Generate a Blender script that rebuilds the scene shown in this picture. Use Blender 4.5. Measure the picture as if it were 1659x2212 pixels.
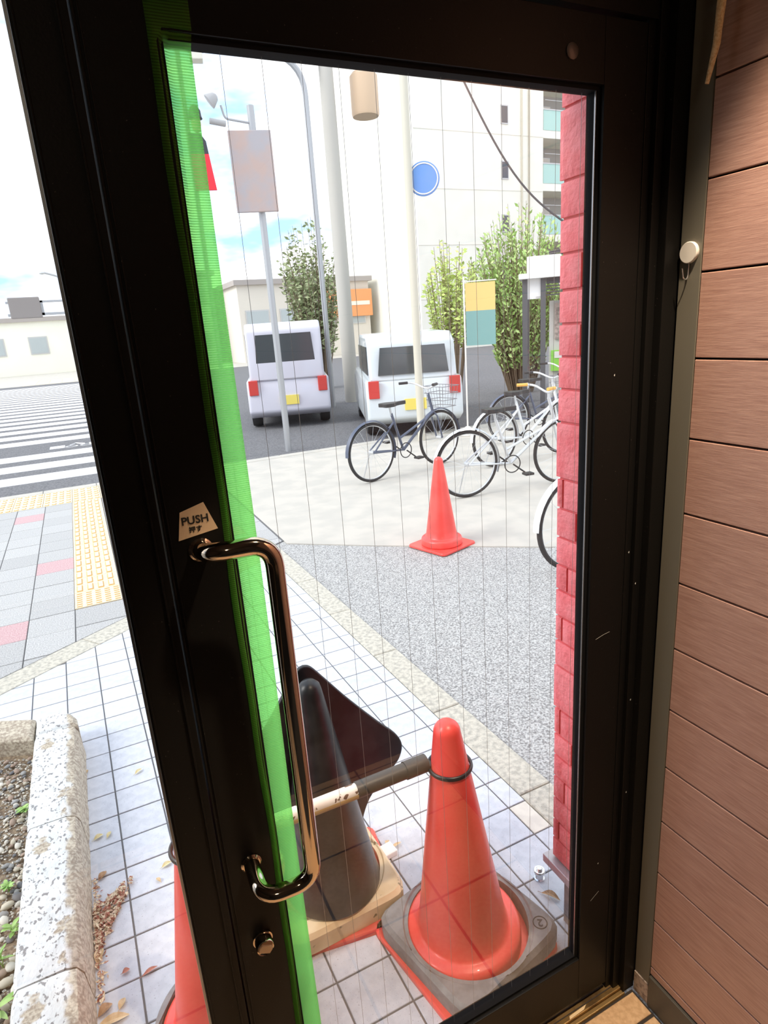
import bpy, bmesh, math, random
from mathutils import Vector, Matrix, noise as mnoise
random.seed(7)
PI = math.pi
for o in list(bpy.data.objects): bpy.data.objects.remove(o)
sc = bpy.context.scene
COL = sc.collection

# ---------------------------------------------------------------- camera
cam_d = bpy.data.cameras.new('camera'); cam = bpy.data.objects.new('camera', cam_d); COL.objects.link(cam)
cam_d.sensor_fit = 'HORIZONTAL'; cam_d.sensor_width = 36.0; cam_d.lens = 36.0*1348.7/1659.0
cam_d.clip_start = 0.03; cam_d.clip_end = 500
Rw = ((0.89598863, -0.1836244, 0.40433458), (-0.43894521, -0.22818622, 0.8690559), (-0.06731629, -0.95614493, -0.28505331))
m = Matrix(((Rw[0][0], -Rw[0][1], -Rw[0][2], 0), (Rw[1][0], -Rw[1][1], -Rw[1][2], 0), (Rw[2][0], -Rw[2][1], -Rw[2][2], 1.66), (0, 0, 0, 1)))
cam.matrix_world = m
sc.camera = cam

# ---------------------------------------------------------------- sky, sun, exposure
w = bpy.data.worlds.new('sky'); sc.world = w; w.use_nodes = True
nt = w.node_tree; nt.nodes.clear()
tc = nt.nodes.new('ShaderNodeTexCoord'); mp = nt.nodes.new('ShaderNodeMapping'); mp.inputs['Scale'].default_value = (1.2, 1.2, 3.5)
nz = nt.nodes.new('ShaderNodeTexNoise'); nz.inputs['Scale'].default_value = 2.6; nz.inputs['Detail'].default_value = 5; nz.inputs['Roughness'].default_value = .55
cr = nt.nodes.new('ShaderNodeValToRGB')
cr.color_ramp.elements[0].position = .37; cr.color_ramp.elements[0].color = (.36, .60, 1.0, 1)
cr.color_ramp.elements[1].position = .49; cr.color_ramp.elements[1].color = (.97, .98, 1.0, 1)
bg = nt.nodes.new('ShaderNodeBackground'); bg.inputs['Strength'].default_value = 1.6
ow = nt.nodes.new('ShaderNodeOutputWorld')
nt.links.new(tc.outputs['Generated'], mp.inputs['Vector']); nt.links.new(mp.outputs[0], nz.inputs['Vector'])
nt.links.new(nz.outputs['Fac'], cr.inputs['Fac']); nt.links.new(cr.outputs[0], bg.inputs['Color']); nt.links.new(bg.outputs[0], ow.inputs['Surface'])
sd = bpy.data.lights.new('sun', 'SUN'); sd.energy = 2.2; sd.angle = math.radians(28); sd.color = (1, .98, .94)
so = bpy.data.objects.new('sun', sd); COL.objects.link(so)
so.rotation_euler = Vector((-.80, .02, .62)).to_track_quat('Z', 'Y').to_euler()
sc.view_settings.view_transform = 'Standard'; sc.view_settings.look = 'None'
sc.view_settings.exposure = 0.25; sc.view_settings.gamma = 1; sc.view_settings.use_curve_mapping = False

# ---------------------------------------------------------------- materials
MATS = {}
def mat(name, col, rough=.5, metal=0.0, col2=None, nscale=40, lo=.4, hi=.6, bump=0, bscale=60, vor=None, spec=.5,
        rand=0, stretch=None, coat=0, emit=None, trans=0, detail=3):
    if name in MATS: return MATS[name]
    m = bpy.data.materials.new(name); m.use_nodes = True; N = m.node_tree.nodes; L = m.node_tree.links
    b = N['Principled BSDF']; b.inputs['Base Color'].default_value = (*col, 1); b.inputs['Roughness'].default_value = rough
    b.inputs['Metallic'].default_value = metal; b.inputs['Specular IOR Level'].default_value = spec
    b.inputs['Coat Weight'].default_value = coat
    t = N.new('ShaderNodeTexCoord'); mp = N.new('ShaderNodeMapping'); L.new(t.outputs['Object'], mp.inputs['Vector'])
    if stretch: mp.inputs['Scale'].default_value = stretch
    cur = None
    if col2:
        n = N.new('ShaderNodeTexNoise'); n.inputs['Scale'].default_value = nscale; n.inputs['Detail'].default_value = detail
        L.new(mp.outputs[0], n.inputs['Vector'])
        r = N.new('ShaderNodeValToRGB'); r.color_ramp.elements[0].position = lo; r.color_ramp.elements[0].color = (*col, 1)
        r.color_ramp.elements[1].position = hi; r.color_ramp.elements[1].color = (*col2, 1)
        L.new(n.outputs['Fac'], r.inputs['Fac']); cur = r.outputs[0]
    if vor:   # (scale, threshold lo, hi, colour) dark specks
        v = N.new('ShaderNodeTexNoise'); v.inputs['Scale'].default_value = vor[0]; v.inputs['Detail'].default_value = 2
        L.new(mp.outputs[0], v.inputs['Vector'])
        r = N.new('ShaderNodeMapRange'); r.inputs['From Min'].default_value = vor[1]; r.inputs['From Max'].default_value = vor[2]
        L.new(v.outputs['Fac'], r.inputs['Value'])
        mx = N.new('ShaderNodeMix'); mx.data_type = 'RGBA'; L.new(r.outputs[0], mx.inputs['Factor'])
        if cur: L.new(cur, mx.inputs['A'])
        else: mx.inputs['A'].default_value = (*col, 1)
        mx.inputs['B'].default_value = (*vor[3], 1); cur = mx.outputs['Result']
    if rand:
        oi = N.new('ShaderNodeObjectInfo'); h = N.new('ShaderNodeHueSaturation'); mr = N.new('ShaderNodeMapRange')
        mr.inputs['To Min'].default_value = 1-rand; mr.inputs['To Max'].default_value = 1+rand
        L.new(oi.outputs['Random'], mr.inputs['Value']); L.new(mr.outputs[0], h.inputs['Value'])
        if cur: L.new(cur, h.inputs['Color'])
        else: h.inputs['Color'].default_value = (*col, 1)
        cur = h.outputs[0]
    if cur: L.new(cur, b.inputs['Base Color'])
    if bump:
        n = N.new('ShaderNodeTexNoise'); n.inputs['Scale'].default_value = bscale; n.inputs['Detail'].default_value = 4
        L.new(mp.outputs[0], n.inputs['Vector']); bp = N.new('ShaderNodeBump'); bp.inputs['Strength'].default_value = bump
        bp.inputs['Distance'].default_value = .004; L.new(n.outputs['Fac'], bp.inputs['Height']); L.new(bp.outputs[0], b.inputs['Normal'])
    if emit: b.inputs['Emission Color'].default_value = (*emit[0], 1); b.inputs['Emission Strength'].default_value = emit[1]
    MATS[name] = m; return m

def glass_mat(name, tint=(1, 1, 1), ior=1.5):
    m = bpy.data.materials.new(name); m.use_nodes = True; N = m.node_tree.nodes; L = m.node_tree.links; N.clear()
    o = N.new('ShaderNodeOutputMaterial'); t = N.new('ShaderNodeBsdfTransparent'); t.inputs[0].default_value = (*tint, 1)
    g = N.new('ShaderNodeBsdfGlossy'); g.inputs['Roughness'].default_value = 0.0
    f = N.new('ShaderNodeFresnel'); f.inputs[0].default_value = ior; mx = N.new('ShaderNodeMixShader')
    ge = N.new('ShaderNodeNewGeometry'); iv = N.new('ShaderNodeMath'); iv.operation = 'MULTIPLY_ADD'; iv.inputs[1].default_value = -1; iv.inputs[2].default_value = 1
    mu = N.new('ShaderNodeMath'); mu.operation = 'MULTIPLY'; m2 = N.new('ShaderNodeMath'); m2.operation = 'MULTIPLY'; m2.inputs[1].default_value = 1.75; m2.use_clamp = True   # both faces of the pane reflect
    L.new(ge.outputs['Backfacing'], iv.inputs[0]); L.new(f.outputs[0], mu.inputs[0]); L.new(iv.outputs[0], mu.inputs[1]); L.new(mu.outputs[0], m2.inputs[0])
    L.new(m2.outputs[0], mx.inputs[0]); L.new(t.outputs[0], mx.inputs[1]); L.new(g.outputs[0], mx.inputs[2]); L.new(mx.outputs[0], o.inputs[0])
    MATS[name] = m; return m

def tape_mat():
    m = bpy.data.materials.new('green_tape_film'); m.use_nodes = True; N = m.node_tree.nodes; L = m.node_tree.links; N.clear()
    o = N.new('ShaderNodeOutputMaterial'); tr = N.new('ShaderNodeBsdfTransparent'); tl = N.new('ShaderNodeBsdfTranslucent'); df = N.new('ShaderNodeBsdfDiffuse')
    tc = N.new('ShaderNodeTexCoord'); wv = N.new('ShaderNodeTexWave'); wv.wave_type = 'BANDS'; wv.bands_direction = 'Z'
    wv.inputs['Scale'].default_value = 105; wv.inputs['Distortion'].default_value = 1.2; wv.inputs['Detail'].default_value = 1; wv.inputs['Detail Scale'].default_value = .3
    L.new(tc.outputs['Object'], wv.inputs['Vector'])
    r = N.new('ShaderNodeValToRGB'); r.color_ramp.elements[0].color = (.50, .96, .42, 1); r.color_ramp.elements[1].color = (.60, .98, .52, 1)
    r.color_ramp.elements[0].position = .25; r.color_ramp.elements[1].position = .75
    L.new(wv.outputs['Fac'], r.inputs['Fac'])
    L.new(r.outputs[0], tl.inputs[0]); df.inputs[0].default_value = (.34, .55, .16, 1); tr.inputs[0].default_value = (.60, .985, .52, 1)
    m1 = N.new('ShaderNodeMixShader'); m1.inputs[0].default_value = .18; L.new(tl.outputs[0], m1.inputs[1]); L.new(df.outputs[0], m1.inputs[2])
    mr = N.new('ShaderNodeMapRange'); mr.inputs['To Min'].default_value = .28; mr.inputs['To Max'].default_value = .66; L.new(wv.outputs['Fac'], mr.inputs['Value'])
    m2 = N.new('ShaderNodeMixShader'); L.new(mr.outputs[0], m2.inputs[0])
    L.new(m1.outputs[0], m2.inputs[1]); L.new(tr.outputs[0], m2.inputs[2]); L.new(m2.outputs[0], o.inputs[0])
    MATS['green_tape_film'] = m; return m

BLACK = mat('dark_bronze_frame', (.0065, .006, .0055), .45, 0, spec=.16, bump=.05, bscale=300, vor=(260, .74, .78, (.10, .09, .08)))
GASK = mat('black_rubber_gasket', (.008, .008, .009), .75, spec=.1)
BEAD = mat('anodised_bead', (.30, .30, .31), .25, .8)
BRONZE = mat('polished_bronze', (.66, .55, .43), .06, 1.0)
GOLD = mat('brass_sill', (.42, .26, .10), .38, .7, col2=(.20, .12, .05), nscale=25, bump=.2)
PLATE = mat('bronze_sign_plate', (.80, .60, .40), .45, .1, bump=.05, bscale=400)
INK = mat('black_print', (.01, .01, .01), .5)
GLASS = glass_mat('clear_glass')
TAPE = tape_mat()
WIRE = mat('glass_wire', (.30, .30, .30), .4, .6)
WOOD = mat('reddish_wood_laminate', (.40, .215, .165), .40, 0, col2=(.54, .32, .25), nscale=14, lo=.3, hi=.7, stretch=(6, 1.6, 26), bump=.10, bscale=30, detail=12)
GREYM = mat('grey_metal_strip', (.18, .165, .13), .45, .1)
BASEB = mat('dark_grey_baseboard', (.075, .07, .06), .45, bump=.08, bscale=200)
STONEP = mat('pinkish_stone', (.52, .43, .38), .6, col2=(.2, .15, .13), nscale=90, lo=.45, hi=.7)
IFLOOR = mat('terracotta_floor_tile', (.80, .54, .32), .42, col2=(.68, .43, .24), nscale=90, bump=.1, bscale=200)
GROUT = mat('dark_grout', (.045, .035, .03), .8)
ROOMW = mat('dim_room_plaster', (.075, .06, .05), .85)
TILE = mat('pale_speckled_tile', (.64, .67, .73), .55, col2=(.57, .60, .66), nscale=30, vor=(230, .66, .72, (.33, .34, .38)), rand=.05, bump=.06, bscale=180)
OGROUT = mat('grey_outdoor_grout', (.14, .14, .14), .85)
PAVER = mat('grey_granite_paver', (.33, .33, .325), .8, col2=(.54, .54, .525), nscale=130, lo=.35, hi=.65, rand=.07, bump=.3, bscale=150)
PAVERR = mat('red_granite_paver', (.46, .26, .27), .8, col2=(.60, .44, .44), nscale=120, lo=.35, hi=.65, bump=.3, bscale=150)
YEDGE = mat('orange_tactile_edge', (.62, .36, .13), .8)
YELL = mat('yellow_tactile_paver', (.84, .64, .38), .7, col2=(.90, .74, .50), nscale=60, rand=.05, bump=.15, bscale=100)
ASPH = mat('grey_asphalt', (.19, .19, .185), .9, col2=(.56, .56, .54), nscale=110, lo=.36, hi=.62, bump=1.0, bscale=90, detail=5)
ASPHR = mat('road_asphalt', (.10, .10, .105), .9, col2=(.20, .20, .205), nscale=50, lo=.35, hi=.65, bump=.6, bscale=70)
PAINTW = mat('white_road_paint', (.88, .88, .88), .7, bump=.2, bscale=80)
CURB = mat('weathered_beige_concrete', (.60, .57, .48), .85, col2=(.40, .385, .33), nscale=45, lo=.4, hi=.65, vor=(160, .64, .72, (.27, .26, .22)), bump=.35, bscale=110)
CONCB = mat('cream_concrete', (.54, .51, .45), .85, col2=(.48, .46, .41), nscale=4, bump=.2)
REDB = mat('red_painted_brick', (.84, .155, .175), .5, col2=(.88, .22, .24), nscale=20, rand=.06, bump=1.0, bscale=85)
REDM = mat('red_painted_mortar', (.66, .13, .145), .6, bump=.3, bscale=100)
LEDGE = mat('ledge_metal', (.55, .55, .57), .4, .4)
STUCCO = mat('grimy_plinth', (.50, .46, .44), .85, col2=(.33, .31, .29), nscale=25, bump=.3)
CONE = mat('red_cone_plastic', (.88, .072, .058), .36, col2=(.92, .10, .08), nscale=6, bump=.03, bscale=200, coat=.15)
CONE2 = mat('faded_red_plastic', (.70, .09, .07), .42, col2=(.78, .14, .11), nscale=10)
WGREY = mat('grey_rubber', (.20, .20, .20), .6, col2=(.26, .26, .26), nscale=30, bump=.1, vor=(300, .74, .78, (.4, .38, .33)))
WBEIGE = mat('dirty_beige_plastic', (.66, .48, .26), .5, col2=(.78, .63, .40), nscale=12, lo=.35, hi=.6, vor=(28, .66, .70, (.25, .2, .1)))
BPLAS = mat('black_scuffed_plastic', (.010, .010, .011), .36, col2=(.026, .026, .028), nscale=14, bump=.1, bscale=40)
BRING = mat('black_ring_plastic', (.02, .02, .021), .35)
SLEEVE = mat('grey_bar_plastic', (.055, .055, .052), .42)
BARW = mat('worn_white_bar', (.86, .76, .68), .5, col2=(.92, .86, .80), nscale=15, vor=(45, .63, .645, (.16, .09, .06)))
BARY = mat('yellowed_bar', (.62, .42, .18), .5)
CHROME = mat('dull_chrome', (.72, .73, .74), .22, .9)
WHITEP = mat('white_plastic', (.84, .80, .74), .35)
KERB = None
LEAFM = [mat('dry_leaf_%s' % n, c, .6, col2=c2, nscale=60) for n, c, c2 in (('tan', (.62, .44, .24), (.74, .58, .36)), ('brown', (.36, .20, .10), (.48, .30, .16)), ('red', (.50, .17, .12), (.58, .27, .2)), ('yellow', (.70, .58, .28), (.78, .7, .44)))]
WEED = mat('fresh_weed_green', (.25, .46, .10), .5, col2=(.42, .62, .20), nscale=30)
PEB = [mat('pebble_%s' % n, c, .6, rand=.15, bump=.2, bscale=60) for n, c in (('pale', (.66, .63, .55)), ('grey', (.32, .32, .31)), ('dark', (.13, .13, .135)), ('brown', (.34, .25, .19)), ('buff', (.50, .45, .35)))]
SOIL = mat('brown_soil', (.17, .12, .08), .95, col2=(.30, .23, .15), nscale=80, bump=1, bscale=90)

def kerb_mat():
    m = mat('lichened_kerb_stone', (.78, .80, .79), .8, col2=(.66, .69, .68), nscale=30, lo=.35, hi=.7, vor=(95, .58, .63, (.28, .28, .28)), bump=.6, bscale=90, stretch=(1, .7, 1))
    N = m.node_tree.nodes; L = m.node_tree.links; b = N['Principled BSDF']
    src = b.inputs['Base Color'].links[0].from_socket
    tc = N.new('ShaderNodeTexCoord'); sx = N.new('ShaderNodeSeparateXYZ'); L.new(tc.outputs['Object'], sx.inputs[0])
    n = N.new('ShaderNodeTexNoise'); n.inputs['Scale'].default_value = 14; n.inputs['Detail'].default_value = 5; L.new(tc.outputs['Object'], n.inputs['Vector'])
    ma = N.new('ShaderNodeMath'); ma.operation = 'MULTIPLY_ADD'; L.new(n.outputs['Fac'], ma.inputs[0]); ma.inputs[1].default_value = .09; L.new(sx.outputs['X'], ma.inputs[2])
    r = N.new('ShaderNodeMapRange'); r.inputs['From Min'].default_value = .082; r.inputs['From Max'].default_value = .095; L.new(ma.outputs[0], r.inputs['Value'])
    n2 = N.new('ShaderNodeTexNoise'); n2.inputs['Scale'].default_value = 90; L.new(tc.outputs['Object'], n2.inputs['Vector'])
    rr = N.new('ShaderNodeValToRGB'); rr.color_ramp.elements[0].position = .4; rr.color_ramp.elements[0].color = (.36, .30, .23, 1); rr.color_ramp.elements[1].position = .62; rr.color_ramp.elements[1].color = (.62, .56, .44, 1)
    L.new(n2.outputs['Fac'], rr.inputs['Fac'])
    # sparse grey-brown stains
    n3 = N.new('ShaderNodeTexNoise'); n3.inputs['Scale'].default_value = 9; n3.inputs['Detail'].default_value = 6; L.new(tc.outputs['Object'], n3.inputs['Vector'])
    r3 = N.new('ShaderNodeMapRange'); r3.inputs['From Min'].default_value = .60; r3.inputs['From Max'].default_value = .63; L.new(n3.outputs['Fac'], r3.inputs['Value'])
    mxx = N.new('ShaderNodeMath'); mxx.operation = 'MAXIMUM'; L.new(r.outputs[0], mxx.inputs[0]); L.new(r3.outputs[0], mxx.inputs[1])
    mx = N.new('ShaderNodeMix'); mx.data_type = 'RGBA'; L.new(mxx.outputs[0], mx.inputs['Factor']); L.new(src, mx.inputs['A']); L.new(rr.outputs[0], mx.inputs['B'])
    L.new(mx.outputs['Result'], b.inputs['Base Color'])
    return m
KERB = kerb_mat()

# ---------------------------------------------------------------- mesh helpers
class MB:
    def __init__(s): s.v = []; s.f = []
    def add(s, vs, fs):
        b = len(s.v); s.v += [tuple(v) for v in vs]; s.f += [tuple(b+i for i in f) for f in fs]; return s
    def box(s, a, b, ch=0):
        x0, y0, z0 = a; x1, y1, z1 = b
        if not ch:
            return s.add([(x0,y0,z0),(x1,y0,z0),(x1,y1,z0),(x0,y1,z0),(x0,y0,z1),(x1,y0,z1),(x1,y1,z1),(x0,y1,z1)],
                         [(3,2,1,0),(4,5,6,7),(0,1,5,4),(1,2,6,5),(2,3,7,6),(3,0,4,7)])
        return s.prism([(x0,y0),(x1,y0),(x1,y1),(x0,y1)], z0, z1, ch)
    def prism(s, poly, z0, z1, ch=0):     # vertical prism with a chamfered top edge
        n = len(poly); c = Vector((sum(p[0] for p in poly)/n, sum(p[1] for p in poly)/n))
        rings = [[(p[0], p[1], z0) for p in poly]]
        if ch:
            rings.append([(p[0], p[1], z1-ch) for p in poly]); ins = []
            for i in range(n):
                p = Vector(poly[i]); a = (Vector(poly[i-1])-p); b = (Vector(poly[(i+1) % n])-p)
                if a.length < 1e-6 or b.length < 1e-6: ins.append((p.x, p.y, z1)); continue
                a.normalize(); b.normalize(); d = a+b; sn = abs(a.x*b.y-a.y*b.x)
                q = p + (d*(ch/max(sn, .3)) if d.length > 1e-6 else (c-p).normalized()*ch)
                ins.append((q.x, q.y, z1))
            rings.append(ins)
        else: rings.append([(p[0], p[1], z1) for p in poly])
        vs = [v for r in rings for v in r]; fs = [tuple(range(n-1, -1, -1)), tuple(range((len(rings)-1)*n, len(rings)*n))]
        for k in range(len(rings)-1):
            for i in range(n): j = (i+1) % n; fs.append((k*n+i, k*n+j, (k+1)*n+j, (k+1)*n+i))
        return s.add(vs, fs)
    def lathe(s, prof, seg=32, c=(0, 0), caps=True):
        vs = []; fs = []
        for r, z in prof:
            for i in range(seg):
                a = 2*PI*i/seg; vs.append((c[0]+r*math.cos(a), c[1]+r*math.sin(a), z))
        for k in range(len(prof)-1):
            for i in range(seg): j = (i+1) % seg; fs.append((k*seg+i, k*seg+j, (k+1)*seg+j, (k+1)*seg+i))
        if caps: fs.append(tuple(range(seg-1, -1, -1))); fs.append(tuple(range((len(prof)-1)*seg, len(prof)*seg)))
        return s.add(vs, fs)
    def tube(s, pts, r, seg=12, caps=True, rs=None, flat=None):
        P = [Vector(p) for p in pts]; n = len(P); vs = []; fs = []
        up = None
        for i in range(n):
            t = (P[min(i+1, n-1)]-P[max(i-1, 0)]).normalized()
            if up is None: up = Vector((0, 0, 1)) if abs(t.z) < .9 else Vector((1, 0, 0))
            x = (up - t*up.dot(t))
            if x.length < 1e-5: x = Vector((1, 0, 0)) - t*t.x
            x.normalize(); up = x; y = t.cross(x)
            rr = rs[i] if rs else r
            for k in range(seg):
                a = 2*PI*k/seg; fy = flat or 1
                vs.append(P[i] + x*(rr*math.cos(a)) + y*(rr*fy*math.sin(a)))
        for i in range(n-1):
            for k in range(seg): j = (k+1) % seg; fs.append((i*seg+k, i*seg+j, (i+1)*seg+j, (i+1)*seg+k))
        if caps: fs.append(tuple(range(seg-1, -1, -1))); fs.append(tuple(range((n-1)*seg, n*seg)))
        return s.add(vs, fs)
    def torus(s, R, r, c=(0, 0, 0), M=40, N=10, rz=None, axis='Z'):
        vs = []; fs = []; rz = rz or r
        for i in range(M):
            a = 2*PI*i/M
            for k in range(N):
                b = 2*PI*k/N; rr = R+r*math.cos(b); x, y, z = rr*math.cos(a), rr*math.sin(a), rz*math.sin(b)
                if axis == 'Y': x, y, z = x, z, y
                if axis == 'X': x, y, z = z, x, y
                vs.append((c[0]+x, c[1]+y, c[2]+z))
        for i in range(M):
            for k in range(N): i2 = (i+1) % M; k2 = (k+1) % N; fs.append((i*N+k, i2*N+k, i2*N+k2, i*N+k2))
        return s.add(vs, fs)
    def plate(s, poly, a, b, axis='Y'):     # polygon in two axes, thick from a to b along the third
        n = len(poly)
        def P(u, v, t): return {'Y': (u, t, v), 'X': (t, u, v), 'Z': (u, v, t)}[axis]
        vs = [P(u, v, a) for u, v in poly]+[P(u, v, b) for u, v in poly]
        fs = [tuple(range(n-1, -1, -1)), tuple(range(n, 2*n))]+[(i, (i+1) % n, n+(i+1) % n, n+i) for i in range(n)]
        return s.add(vs, fs)
    def xf(s, M): s.v = [tuple(M @ Vector(v)) for v in s.v]; return s
    def mesh(s, name, m, smooth=False, bevel=0, seg=2):
        me = bpy.data.meshes.new(name); me.from_pydata(s.v, [], s.f)
        bm = bmesh.new(); bm.from_mesh(me)
        bmesh.ops.recalc_face_normals(bm, faces=bm.faces)
        if bevel: bmesh.ops.bevel(bm, geom=[e for e in bm.edges if e.calc_face_angle(0) > .6], offset=bevel, segments=seg, affect='EDGES', clamp_overlap=True, profile=.6)
        bm.to_mesh(me); bm.free()
        if smooth:
            me.polygons.foreach_set('use_smooth', [True]*len(me.polygons))
            try: me.set_sharp_from_angle(angle=math.radians(38))
            except Exception: pass
        me.materials.append(m); return me
    def build(s, name, m, parent=None, world=False, loc=(0, 0, 0), rot=(0, 0, 0), **k):
        if world and parent is not None:
            o = parent; L = Vector((0, 0, 0))
            while o: L += o.location; o = o.parent
            s.v = [tuple(Vector(v)-L) for v in s.v]
        return link(name, s.mesh(name, m, **k), parent, loc, rot)

def link(name, me, parent=None, loc=(0, 0, 0), rot=(0, 0, 0)):
    o = bpy.data.objects.new(name, me); COL.objects.link(o); o.location = loc; o.rotation_euler = rot
    if parent is not None: o.parent = parent
    return o
def tag(o, label=None, cat=None, group=None, kind=None):
    if label: o['label'] = label
    if cat: o['category'] = cat
    if group: o['group'] = group
    if kind: o['kind'] = kind
    return o
def thing(name, loc, label, cat, group=None, kind=None, rz=0):
    o = bpy.data.objects.new(name, None); COL.objects.link(o); o.location = loc; o.rotation_euler = (0, 0, rz); o.empty_display_size = .1
    return tag(o, label, cat, group, kind)
def dup(root, loc, rz=None, label=None, group=None):
    r = root.copy(); COL.objects.link(r); r.location = loc
    if rz is not None: r.rotation_euler = (0, 0, rz)
    if label: r['label'] = label
    if group: r['group'] = group
    for ch in list(root.children):
        c = ch.copy(); COL.objects.link(c); c.parent = r
        for g in list(ch.children):
            d = g.copy(); COL.objects.link(d); d.parent = c
    return r
def clip(poly, a, b, c):      # keep a*x+b*y+c >= 0
    out = []
    for i in range(len(poly)):
        p, q = poly[i], poly[(i+1) % len(poly)]; dp = a*p[0]+b*p[1]+c; dq = a*q[0]+b*q[1]+c
        if dp >= 0: out.append(p)
        if dp*dq < 0: t = dp/(dp-dq); out.append((p[0]+t*(q[0]-p[0]), p[1]+t*(q[1]-p[1])))
    return out
def area(p): return abs(sum(p[i][0]*p[(i+1) % len(p)][1]-p[(i+1) % len(p)][0]*p[i][1] for i in range(len(p))))/2 if len(p) > 2 else 0
def arc(pts, r, n=6):         # round the inner corners of a polyline
    P = [Vector(p) for p in pts]; out = [P[0]]
    for i in range(1, len(P)-1):
        a = (P[i-1]-P[i]); b = (P[i+1]-P[i]); d = min(r, a.length*.49, b.length*.49)
        p0 = P[i]+a.normalized()*d; p1 = P[i]+b.normalized()*d
        for k in range(n+1): t = k/n; out.append((1-t)**2*p0+2*t*(1-t)*P[i]+t*t*p1)
    out.append(P[-1]); return out
def textmesh(name, body, size, m, parent, loc, rot, depth=.0004):
    cu = bpy.data.curves.new(name, 'FONT'); cu.body = body; cu.size = size; cu.extrude = depth; cu.align_x = 'CENTER'; cu.align_y = 'CENTER'; cu.resolution_u = 3; cu.offset = size*.018
    tmp = bpy.data.objects.new('tmp', cu); COL.objects.link(tmp)
    dg = bpy.context.evaluated_depsgraph_get(); me = bpy.data.meshes.new_from_object(tmp.evaluated_get(dg)); bpy.data.objects.remove(tmp)
    me.name = name; me.materials.clear(); me.materials.append(m); return link(name, me, parent, loc, rot)

# ================================================================ OUTSIDE GROUND
ground = MB().box((-60, -2, -.30), (80, 8.55, -.012)).build('ground', ASPH); tag(ground, 'grey coarse asphalt of the alley beside the tiled entrance', None, kind='structure')
road = MB().box((-60, 8.55, -.30), (80, 36.0, -.010)).build('road', ASPHR); tag(road, 'dark grey asphalt carriageway crossed by white stripes', None, kind='structure')

# line helpers: boundary between entrance tiles and stone border
def sx(y): return -.0182*(y-1.35)          # slight slant of the tile columns
BL = (-.545, .838)                          # normal of the border line pointing away from the shop
def bl(off): return (-BL[0], -BL[1], BL[0]*(-.32)+BL[1]*3.60+off)   # keeps the shop side, off metres further out

ent = thing('floor_entrance', (0, 1, 0), 'pale square tiled entrance floor outside the door', None, kind='structure')
base = [(-1.5, .945), (1.175, .945), (1.175-.0228*3.9, 4.75), (-1.5, 4.75)]
MB().prism(clip(base, *bl(0)), -.15, -.0035).build('grout_bed', OGROUT, ent, world=True)
tiles = []
for i in range(-5, 20):
    for j in range(-4, 26):
        x1 = 1.099 - .1545*i; x0 = x1-.1545; y0 = 1.35+.1385*j; y1 = y0+.1385
        if i == -1 or i < -1: continue
        g = .0026; p = [(x0+g+sx(y0), y0+g), (x1-g+sx(y0), y0+g), (x1-g+sx(y1), y1-g), (x0+g+sx(y1), y1-g)]
        tiles.append((p, x0, y0))
for j in range(-4, 26):       # narrow cut column along the kerb strip
    y0 = 1.35+.1385*j; y1 = y0+.1385; x0 = 1.099; g = .0026
    tiles.append(([(x0+g+sx(y0), y0+g), (1.170-.0228*(y0-1.35), y0+g), (1.170-.0228*(y1-1.35), y1-g), (x0+g+sx(y1), y1-g)], x0, y0))
keep = []
for p, x0, y0 in tiles:
    q = clip(p, *bl(-.003)); q = clip(q, 0, 1, -.905)
    if area(q) < .0006: continue
    cx = sum(a[0] for a in q)/len(q); cy = sum(a[1] for a in q)/len(q)
    if cx < -.45 and cy < 2.75: continue         # under the planter
    if cx < -1.35: continue
    keep.append((q, cx, cy))
def hidden(cx, cy):      # behind the door post / lock stile or outside the view
    az = cx/cy
    return az < -.22 or (cy < 1.3 and cx < .15)
keep.sort(key=lambda t: (hidden(t[1], t[2]), math.hypot(t[1], t[2])))
cache = {}
rest = MB()
warm = mat('cream_replacement_tile', (.80, .76, .66), .6, col2=(.70, .66, .58), nscale=20)
for n, (q, cx, cy) in enumerate(keep):
    if n < 298:
        loc = [(a[0]-cx, a[1]-cy) for a in q]; key = tuple(round(c, 4) for a in loc for c in a)
        if key not in cache: cache[key] = MB().prism(loc, -.012, 0, .0015).mesh('tile', TILE)
        o = link('tile', cache[key], ent, (cx, cy-1, random.uniform(-.0006, .0004)))
        if abs(cx-1.128) < .05 and abs(cy-1.42) < .06:
            me = o.data.copy(); me.materials[0] = warm; o.data = me; o['label'] = 'cream stained tile'
    else: rest.prism(q, -.012, 0, .0015)
rest.build('distant_tiles', TILE, ent, world=True)['kind'] = 'stuff'

# kerb strip along the alley
strip = thing('trim_1', (1.24, 2.5, 0), 'weathered beige concrete strip between entrance tiles and alley asphalt', None, kind='structure')
y = .92
while y < 4.85:
    y2 = min(y+.598, 4.9)
    f = lambda yy: 1.176-.0228*(yy-1.35)
    MB().prism([(f(y), y+.003), (f(y)+.135, y+.003), (f(y2)+.135, y2-.003), (f(y2), y2-.003)], -.12, .0, .004).build('kerb_slab', CURB, strip, world=True); y = y2
# stone border between tiles and sidewalk
bord = thing('trim_2', (-.3, 3.7, 0), 'weathered stone border running diagonally between tiles and sidewalk pavers', None, kind='structure')
dx, dy = .838, .545
k0 = -1.6
for k in range(7):
    a = k0+k*.6; b = a+.596
    P = lambda t, o: (-.32+dx*t+BL[0]*o, 3.60+dy*t+BL[1]*o)
    pl_ = [P(a, .002), P(b, .002), P(b, .165), P(a, .165)]
    pl_ = clip(pl_, -1, -.0228, 1.176+.0228*1.35)
    if area(pl_) > .003: MB().prism(pl_, -.12, .0, .003).build('border_stone', CURB, bord, world=True)
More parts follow.
